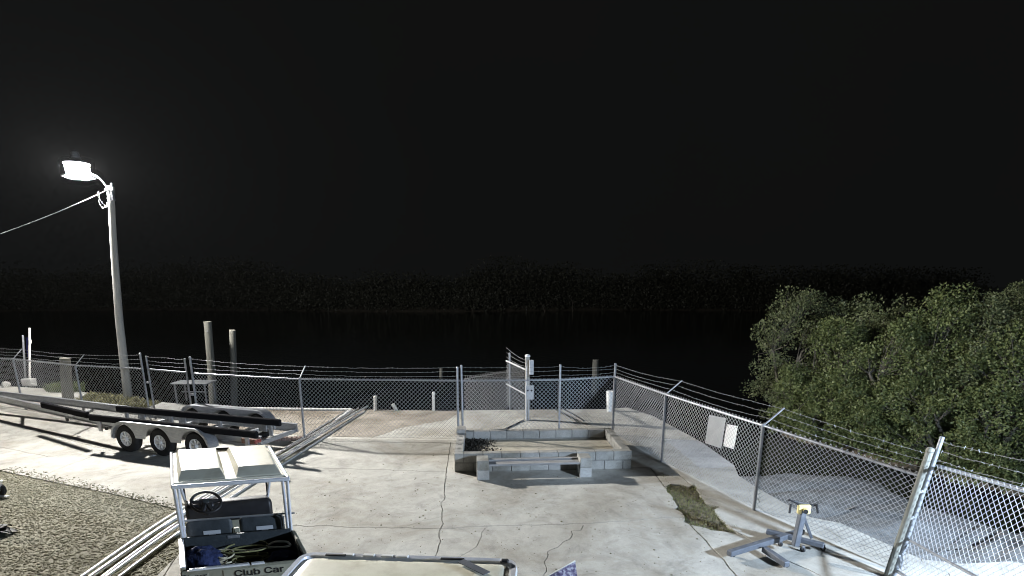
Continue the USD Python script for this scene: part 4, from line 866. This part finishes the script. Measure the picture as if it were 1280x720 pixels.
# scrap of paper by the wheels
c = at(190, 571, .01); solo('paper_scrap', (np.array([c + [-.09, -.05, 0], c + [.07, -.06, .03], c + [.02, .02, .05], c + [.09, .07, .01], c + [-.05, .08, .02]]), np.array([[0, 1, 2], [1, 3, 2], [2, 3, 4], [0, 2, 4]])), 'white_paint', 'small white scrap of paper under the trailer wheels', 'litter', smooth=False)

# ================================================================ UTILITY CARTS
class Frame:
    def __init__(s, O, ax, ay): s.O = np.asarray(O, float); s.M = np.stack([np.append(ax, 0), np.append(ay, 0), [0, 0, 1.0]], 1)
    def __call__(s, mb): return mapped(mb, lambda v: v @ s.M.T + s.O)
d2 = lambda a: np.array([math.cos(math.radians(a)), math.sin(math.radians(a))])
FC = Frame((-3.45, 6.50, 0), d2(13), d2(90 + 31))
T = thing('utility_cart', 'beige utility golf cart with cream roof and an open rope-filled cargo bed, seen from behind', 'golf cart', FC.O)
def co_(name, mb, mat, parent=None, smooth=30, label=None): return obj(parent or T, name, FC(mb), mat, smooth, label=label)
def roof_panel(w, l, z):
    """Moulded roof: a thin tray with two raised pads whose rear faces slope down, and a channel between them."""
    mb = MB().box((0, l / 2, z - .005), (w, l, .03), ch=.012)
    for x0, x1 in ((-w / 2 + .04, -.05), (.06, w / 2 - .04)):
        b_ = [(x0, .03), (x1, .03), (x1, l - .05), (x0, l - .05)]; t_ = [(x0 + .06, .24), (x1 - .05, .24), (x1 - .03, l - .16), (x0 + .04, l - .16)]; m_ = [(x0 + .012, .06), (x1 - .01, .06), (x1 - .008, l - .06), (x0 + .01, l - .06)]
        t2 = [(x0 + .10, .31), (x1 - .09, .31), (x1 - .06, l - .22), (x0 + .08, l - .22)]
        h = trimesh.convex.convex_hull(np.array([(*p, z) for p in b_] + [(*p, z + .022) for p in m_] + [(*p, z + .092) for p in t_] + [(*p, z + .100) for p in t2])); mb.add(h.vertices, h.faces)
    return mb
RZ = 1.85; RW = 1.30; RL = 1.42
roof = co_('roof', roof_panel(RW - .03, RL, RZ + .0), 'roof_cream', smooth=14)
for x in (-RW / 2, RW / 2): co_('roof_rail', MB().tube([(x, -.03, RZ - .02), (x, RL + .03, RZ - .0)], .022, 8), 'silver_frame', roof)
co_('roof_rail', MB().beam((-RW / 2 - .02, -.04, RZ - .03), (RW / 2 + .02, -.04, RZ - .03), .035, .05, .01), 'silver_frame', roof); co_('roof_rail', MB().tube([(-RW / 2, RL + .04, RZ), (RW / 2, RL + .04, RZ)], .022, 8), 'silver_frame', roof)
co_('roof_clip', MB().box((0.05, RL + .02, RZ + .03), (.3, .06, .03), ch=.008), 'black_plastic', roof)
BZ = 1.12
for x in (-RW / 2 + .01, RW / 2 - .01):
    co_('rear_strut', MB().tube([(x, -.03, RZ - .03), (x * .985, .02, BZ - .1)], .02, 8), 'silver_frame'); co_('rear_strut', MB().tube([(x * .93, .06, RZ - .03), (x * .95, .10, BZ - .15)], .018, 8), 'silver_frame')
for x in (-RW / 2 + .04, RW / 2 - .04): co_('front_strut', MB().tube([(x, RL - .02, RZ - .02), (x * .98, RL + .05, 1.3), (x * .9, RL + .12, 1.0)], .02, 8), 'silver_frame')
co_('windscreen_frame', MB().tube([(-RW / 2 + .09, RL + .03, 1.75), (-RW / 2 + .09, RL + .09, 1.10), (-RW / 2 + .14, RL + .1, 1.06), (RW / 2 - .14, RL + .1, 1.06), (RW / 2 - .09, RL + .09, 1.10), (RW / 2 - .09, RL + .03, 1.75)], .014, 6), 'black_plastic')
# bed
BL, BW = .80, 1.36; z0 = .78
co_('bed_floor', MB().box((0, -BL / 2 - .02, z0), (BW - .02, BL, .05), ch=.01), 'bed_liner')
for x in (-1, 1):
    s = co_('bed_side', MB().box((x * (BW / 2 - .03), -BL / 2 - .02, (z0 + BZ) / 2), (.055, BL + .02, BZ - z0), ch=.012), 'body_beige')
    co_('bed_liner', MB().box((x * (BW / 2 - .062), -BL / 2 - .02, (z0 + BZ) / 2 - .01), (.008, BL - .08, BZ - z0 - .02)), 'bed_liner', s, False)
co_('bed_rim', MB().box((-BW / 2 + .03, -BL / 2 - .02, BZ + .008), (.06, BL + .03, .014), ch=.004), 'white_paint')
hb = co_('bed_front', MB().box((0, -.03, (z0 + BZ) / 2 + .02), (BW - .12, .05, BZ - z0 + .02), ch=.012), 'seat_vinyl'); co_('latch_plate', MB().box((-.06, -.057, BZ - .0), (.14, .012, .04), ch=.004), 'aluminium', hb)
TG = -BL - .05
tgt = co_('tailgate', MB().box((0, TG, (.62 + BZ) / 2 - .03), (BW, .05, BZ - .62 - .0), ch=.014), 'body_beige')
co_('tailgate_liner', MB().box((0, TG + .032, (z0 + BZ) / 2 - .02), (BW - .14, .008, BZ - z0 - .04)), 'bed_liner', tgt, False)
co_('tailgate_trim', MB().box((-.28, TG + .004, BZ - .022), (.62, .044, .022), ch=.004), 'white_paint', tgt); co_('tailgate_trim', MB().box((.12, TG + .004, BZ - .022), (.14, .044, .022), ch=.004), 'white_paint', tgt)
fz = TG - .026
def text(s, hgt, x, z, bold=True, wide=1.0):
    m = meshkit.text_mesh(s, hgt, 0.006, bold); v = np.array(m.vertices); v[:, 0] *= wide; w = v[:, 0].max()
    V = np.c_[v[:, 0] + x - w / 2, fz - .006 - v[:, 2], v[:, 1] + z]; return MB().add(V, m.faces)
pl = co_('name_plate', MB().box((.12, fz - .003, BZ - .105), (.74, .008, .11), ch=.003), 'plate_pale', tgt)
co_('lettering', text('Club Car', .072, .12, BZ - .140, True, 1.3), 'lettering_dark', tgt, False)
pl = co_('model_badge', MB().box((-.50, fz - .003, BZ - .105), (.20, .008, .075), ch=.003), 'plate_pale', tgt); co_('lettering', text('NXT', .052, -.50, BZ - .131, True, 1.1), 'lettering_dark', tgt, False)
co_('tailgate_latch', MB().box((-.65, fz - .01, BZ - .09), (.05, .03, .05), ch=.008), 'black_plastic', tgt)
# cab
co_('chassis', MB().box((0, .25, .40), (1.18, 2.7, .16), ch=.03), 'black_plastic'); co_('rear_panel', MB().box((0, TG + .10, .56), (1.22, .1, .24), ch=.03), 'body_beige')
for x in (-.31, .31):
    s = co_('seat_back', MB().box((x, .16, 1.08), (.54, .11, .44), ch=.055), 'seat_vinyl', smooth=60); co_('seat_label', MB().box((x + .02, .10, 1.14), (.20, .004, .05)).box((x + .02, .10, 1.095), (.08, .004, .05)), 'box_grey', s, False)
co_('seat_base', MB().box((0, .46, .78), (1.16, .5, .16), ch=.05), 'seat_vinyl', smooth=60); co_('seat_box', MB().box((0, .44, .57), (1.2, .56, .28), ch=.03), 'body_beige')
co_('seat_divider', MB().box((0, .14, 1.02), (.07, .06, .28), ch=.01), 'plate_pale'); co_('grab_bar', MB().tube([(-RW / 2, .12, 1.32), (RW / 2 + .06, .12, 1.30)], .013, 8), 'aluminium')
co_('dashboard', MB().box((0, 1.34, .98), (1.16, .26, .30), ch=.06), 'black_plastic', smooth=60); co_('front_cowl', MB().box((0, 1.62, .68), (1.16, .45, .46), ch=.12), 'body_beige', smooth=60); co_('floor_pan', MB().box((0, .98, .50), (1.16, .66, .04), ch=.01), 'black_plastic')
# steering wheel
sc = np.array([-.30, .98, 1.24]); sx = np.array([0, -.50, .87]); a_ = np.array([1.0, 0, 0]); b_ = np.cross(sx, a_); th = np.linspace(0, 2 * math.pi, 33)
rim = [sc + .19 * (a_ * math.cos(t) + b_ * math.sin(t)) for t in th]
sw = co_('steering_wheel', MB().tube(rim, .020, 8, cap=False), 'black_plastic', smooth=60)
mb = MB(); mb.box(sc - sx * .015, (.19, .15, .05), np.stack([a_, b_, sx], 1), .03)
for t in (.12, math.pi - .12, -1.9, -1.24): mb.tube([sc - sx * .01, sc + .18 * (a_ * math.cos(t) + b_ * math.sin(t))], [.038, .024], 6)
co_('wheel_spokes', mb, 'black_plastic', sw); co_('wheel_hub', MB().lathe([(.045, 0), (.04, .02), (.001, .026)], sc + sx * .008, sx, 14), 'seat_vinyl', sw)
co_('steering_column', MB().tube([sc - sx * .03, (-.30, 1.22, .98)], .03, 8), 'black_plastic')
for x in (-.52, .52):
    for y in (-.55, 1.45):
        w = co_('wheel', MB().lathe([(.12, -.10), (.2, -.10), (.23, -.07), (.23, .07), (.2, .10), (.12, .10)], (x, y, .23), (1, 0, 0), 24), 'tyre_rubber'); co_('rim', MB().lathe([(.12, .08), (.10, .03), (.001, .03)], (x, y, .23), (1 if x > 0 else -1, 0, 0), 20), 'white_paint', w)
for x in (-.56, .56): co_('tail_lamp', MB().box((x, TG + .04, .58), (.09, .03, .07), ch=.01), 'red_lens')
# cargo in the bed
rg = np.random.default_rng(9); bz = z0 + .03
def cargo(name, mb, mat, lab, cat, smooth=60): 
    v, f = FC(mb); solo(name, (v, f), mat, lab, cat, smooth=smooth)
m = creation.icosphere(subdivisions=4, radius=1); v = np.array(m.vertices); v *= (0.72 + .5 * meshkit.fbm(v * 2.2 + 5, 4))[:, None]; v = v * [.24, .22, .19]; v[:, 2] = np.maximum(v[:, 2], -.10)
cargo('net_bundle', MB().add(v + [-.43, -.26, bz + .11], m.faces), 'blue_net', 'crumpled dark blue net bundle in the left of the cart bed', 'net')
m = creation.icosphere(subdivisions=3, radius=1); v = np.array(m.vertices); v *= (0.7 + .5 * meshkit.fbm(v * 2 + 1, 3))[:, None]; v = v * [.20, .15, .13]
cargo('net_bundle', MB().add(v + [.46, -.42, bz + .09], m.faces), 'blue_net', 'low dark blue net bundle at the right of the cart bed', 'net')
def coil(c, rx, ry, n, seed, wob=.03, zr=.04):
    r_ = np.random.default_rng(seed); t = np.linspace(0, n * 2 * math.pi, int(n * 18)); w1_, w2_ = r_.uniform(.6, 1.6, 2)
    return np.c_[c[0] + (rx + wob * np.sin(t * w1_ * .31)) * np.cos(t) + .04 * np.sin(t * .23 + seed), c[1] + (ry + wob * np.cos(t * w2_ * .27)) * np.sin(t) + .03 * np.cos(t * .19), c[2] + zr * (0.5 + .5 * np.sin(t * .37 + seed))]
cargo('rope', MB().tube(coil((-.22, -.30, bz + .10), .09, .10, 7, 2, .04, .10), .011, 6), 'rope_pale', 'tangled pale rope heap beside the blue net in the cart bed', 'rope')
cargo('cord', MB().tube(coil((.10, -.42, bz + .05), .30, .20, 3, 4, .08, .10), .008, 5).tube(coil((.30, -.50, bz + .06), .12, .12, 3, 7, .04, .05), .008, 5), 'cord_olive', 'thin olive cord lying in loose loops in the cart bed', 'cord')
cargo('cord', MB().tube(coil((.05, -.22, bz + .08), .22, .12, 4, 14, .06, .14), .010, 5), 'cord_olive', 'thicker olive cord heaped at the front of the cart bed', 'cord')
hk = [(.30, -.15, bz + .18), (.40, -.12, bz + .22), (.55, -.16, bz + .22), (.58, -.24, bz + .2), (.50, -.28, bz + .2), (.38, -.22, bz + .19), (.28, -.20, bz + .18), (-.02, -.20, bz + .16)]
tt = np.linspace(0, 7, 40); hk = np.stack([np.interp(tt, np.arange(8), np.array(hk)[:, i]) for i in range(3)], 1)
for _ in range(3): hk[1:-1] = (hk[:-2] + 2 * hk[1:-1] + hk[2:]) / 4
cargo('hook_rod', MB().tube(hk, .014, 8), 'white_plastic', 'bent white rod with a hooked loop in the right of the cart bed', 'rod')
cargo('cord', MB().tube([(-.58, -.58, bz + .02), (-.50, -.52, bz + .05), (-.42, -.58, bz + .03), (-.48, -.66, bz + .02), (-.36, -.70, bz + .02)], .011, 5), 'white_plastic', 'short curl of white cord in the rear left corner of the cart bed', 'cord')

# second cart, only its roof reaches into the picture
c2 = np.array([-.92, 3.70, 0]); FC = Frame(c2, d2(-4), d2(86))
T = thing('golf_cart', 'cream roof with silver frame of a second golf cart, cut by the bottom edge', 'golf cart', c2)
w2_, l2 = 1.86, 1.30; rz = 1.90
def rrect(w, l, r, n=6):
    out = []
    for cx, cy, a0 in ((w / 2 - r, l / 2 - r, 0), (-w / 2 + r, l / 2 - r, 90), (-w / 2 + r, -l / 2 + r, 180), (w / 2 - r, -l / 2 + r, 270)):
        for k in range(n + 1): a = math.radians(a0 + 90 * k / n); out.append((cx + r * math.cos(a), cy + r * math.sin(a)))
    return out
ring = rrect(w2_, l2, .12); mb = MB()
outp = np.array(ring); inn = np.array(rrect(w2_ - .11, l2 - .11, .08)); n = len(outp)
V = [(*p, rz) for p in outp] + [(*p, rz + .05) for p in outp * .992] + [(*p, rz + .045) for p in inn * 1.01] + [(*p, rz + .0) for p in inn]
F = [[j * n + i, j * n + (i + 1) % n, (j + 1) * n + (i + 1) % n, (j + 1) * n + i] for j in range(3) for i in range(n)]
rf = co_('roof_frame', MB().add(V, F), 'silver_frame', smooth=40)
pan = np.array(rrect(w2_ - .13, l2 - .13, .07)); rows = [pan * s for s in (1, .97, .9, .7, .4, .1)]; hz = (.012, .034, .045, .052, .056, .058); m_ = len(pan)
V = [(*p, rz + h_) for r_, h_ in zip(rows, hz) for p in r_]; F = [[j * m_ + i, j * m_ + (i + 1) % m_, (j + 1) * m_ + (i + 1) % m_, (j + 1) * m_ + i] for j in range(len(rows) - 1) for i in range(m_)]
k0 = len(V); V.append((0, 0, rz + .058)); j = len(rows) - 1; FT = [[j * m_ + i, j * m_ + (i + 1) % m_, k0] for i in range(m_)]
mb = MB().add(V, F); mb.add(V, FT); co_('roof', mb, 'roof_cream', smooth=40)
for x in (-.52, -.34, -.18, -.05): co_('roof_clip', MB().box((x, l2 / 2 - .03, rz + .052), (.10, .04, .014), ch=.004), 'white_plastic', rf)
co_('roof_clip', MB().box((-.62, l2 / 2 - .05, rz + .054), (.18, .03, .012), ch=.004), 'black_plastic', rf); co_('roof_clip', MB().box((.38, l2 / 2 - .05, rz + .054), (.20, .028, .012), ch=.004), 'black_plastic', rf)
co_('roof_clip', MB().box((w2_ / 2 - .11, l2 / 2 - .07, rz + .06), (.07, .05, .03), ch=.01), 'black_plastic', rf)
co_('roof_strap', MB().beam((.46, l2 / 2 - .10, rz + .066), (.70, l2 / 2 - .30, rz + .070), .07, .006), 'steel_blue', rf)
for x in (-w2_ / 2 + .1, w2_ / 2 - .1):
    for y in (-l2 / 2 + .1, l2 / 2 - .1): co_('roof_strut', MB().tube([(x, y, rz + .0), (x * .92, y * .95, .75)], .018, 8), 'silver_frame')
co_('body', MB().box((0, 0, .55), (2.1, 1.16, .34), ch=.08), 'roof_cream', smooth=60); co_('seat', MB().box((-.1, 0, .82), (.5, 1.0, .16), ch=.05), 'seat_vinyl', smooth=60); co_('seat_back', MB().box((-.42, 0, 1.1), (.1, 1.0, .42), ch=.04), 'seat_vinyl', smooth=60)
for x in (-.75, .75):
    for y in (-.5, .5): co_('wheel', MB().lathe([(.001, -.09), (.2, -.09), (.23, -.06), (.23, .06), (.2, .09), (.001, .09)], (x, y, .23), (0, 1, 0), 24), 'tyre_rubber')
# little pennant
c = at(690, 722, 1.25); T = thing('pennant', 'small purple and white triangular pennant at the bottom edge right of the second cart', 'flag', (c[0], c[1], 0))
tipp = at(719, 701, 1.35); st0 = at(676, 725, 1.22)
obj(T, 'stick', MB().tube([(c[0] - .02, c[1] - .05, 0), st0, tipp], .008, 6), 'white_plastic')
V = [tipp, tipp * .5 + st0 * .5 + [.0, -.02, .0], at(722, 724, 1.2), at(704, 728, 1.2), st0]; obj(T, 'cloth', (np.array(V), np.array([[0, 1, 2], [1, 3, 2], [1, 4, 3]])), 'purple_cloth', smooth=False)

# ================================================================ ENGINE STAND
S0 = at(912, 694); S1 = at(1020, 682); 
T = thing('engine_stand', 'dark steel engine stand with yellow mounting head and castors by the right fence', 'engine stand', (*at(985, 680)[:2], 0))
f0 = at(911, 692, .12); f1 = at(1003, 664, .16)
hub = at(990, 678, .14)
obj(T, 'long_leg', MB().beam(f0, f1, .10, .09, .01), 'steel_blue')
c0, c1 = at(985, 672, .16), at(1030, 682, .14); obj(T, 'cross_leg', MB().beam(at(958, 664, .16), c1, .085, .08, .01), 'steel_blue')
l0, l1 = at(955, 686, .10), at(984, 706, .08); obj(T, 'swing_leg', MB().beam(l0, l1, .10, .09, .01), 'steel_blue')
u0 = at(994, 682, .18); head = atY(1004, 636, u0[1] + .02); obj(T, 'upright', MB().beam(u0, head, .11, .09, .012, up=(1, 0, 0)), 'steel_blue')
obj(T, 'brace', MB().beam(at(1014, 672, .2), head - [0, 0, .08], .05, .045, .006, up=(1, 0, 0)), 'steel_blue')
hd_ = obj(T, 'mounting_head', MB().lathe([(.001, .05), (.035, .05), (.035, .0)], head + [0, -.07, 0], (-.35, -.93, 0), 14).box(head + [0, -.02, 0], (.20, .06, .15), ch=.015), 'yellow_paint')
obj(hd_, 'bore', MB().lathe([(.001, .002), (.036, .002), (.036, 0)], head + [-.018, -.118, 0], (-.35, -.93, 0), 14), 'black_plastic')
for s, zz in ((-1, .0), (1, .06)):
    a = head + [s * .05, .0, .06]; obj(T, 'mount_arm', MB().beam(a, a + [s * .17, .04, .03 - .05 * s], .03, .025, .004), 'black_plastic'); obj(T, 'mount_finger', MB().tube([a + [s * .15, .0, .02], a + [s * .17, -.03, -.12]], .018, 8), 'black_plastic')
obj(T, 'handle_bar', MB().tube([head + [-.22, .06, .12], head + [.26, .06, .02]], .013, 8), 'black_plastic')
for q in (at(916, 696, .0), at(975, 683, 0), at(1003, 690, 0), at(1028, 688, 0), at(983, 709, 0)):
    w = obj(T, 'castor', MB().lathe([(.001, -.018), (.04, -.018), (.045, -.01), (.045, .01), (.04, .018), (.001, .018)], q + [0, 0, .045], (1, .3, 0), 14), 'black_plastic'); obj(w, 'fork', MB().box(q + [0, .0, .075], (.05, .05, .07), ch=.008), 'steel_blue')

# ================================================================ LEFT EDGE: dark plant and small jack wheel
c = at(-6, 668); T = thing('dark_plant', 'low dark plant with broad pointed leaves at the left edge on the gravel', 'plant', c); rg = np.random.default_rng(6)
for k in range(13):
    a = k * 2.4 + rg.uniform(-.2, .2); L = rg.uniform(.28, .44); el = rg.uniform(.2, .9); d = np.array([math.cos(a) * math.cos(el), math.sin(a) * math.cos(el), math.sin(el)]); s = np.cross(d, (0, 0, 1)); s /= np.linalg.norm(s); V = []; nst = 7
    for i in range(nst):
        t = i / (nst - 1); q = c + d * L * t - np.array([0, 0, .22 * t * t]) + [0, 0, .05]; w = .085 * math.sin(math.pi * min(.98, t * .92 + .08)); V += [q - s * w + [0, 0, .02], q - [0, 0, .005], q + s * w + [0, 0, .02]]
    F = []
    for i in range(nst - 1):
        for j in (0, 1): F += [[3 * i + j, 3 * i + j + 1, 3 * i + j + 4], [3 * i + j, 3 * i + j + 4, 3 * i + j + 3]]
    obj(T, 'leaf', (np.array(V), np.array(F)), 'dark_leaf', smooth=True)
c = at(3, 619); T = thing('jack_wheel', 'small black wheel with silver bracket at the left edge of the gravel', 'wheel', c)
obj(T, 'tyre', MB().lathe([(.05, -.04), (.10, -.04), (.12, -.02), (.12, .02), (.10, .04), (.05, .04)], c + [0, 0, .12], (.3, 1, 0), 18), 'tyre_rubber'); obj(T, 'bracket', MB().beam(c + [.0, -.06, .1], c + [.10, -.05, .34], .05, .02, .004, up=(1, 0, 0)), 'aluminium_bright'); obj(T, 'foot', MB().beam(c + [.02, -.12, .03], c + [.24, -.14, .03], .08, .02, .004), 'aluminium_bright')

# ================================================================ HALO: thin volume added to put a glow around the lamp
usdkit.material(stage, '/World/Looks/halo_volume', {'v': ('principled_volume', {'color': (0.9, 0.92, 0.95), 'density': 0.000012, 'anisotropy': 0.6})}, [], volume='v.volume')
solo('haze', creation.box(bounds=[(-170, -12, -3.4), (170, 150, 13)]), 'halo_volume', kind='stuff', smooth=False, label='thin scattering volume added over the yard for the halo around the lamp', cat='haze')
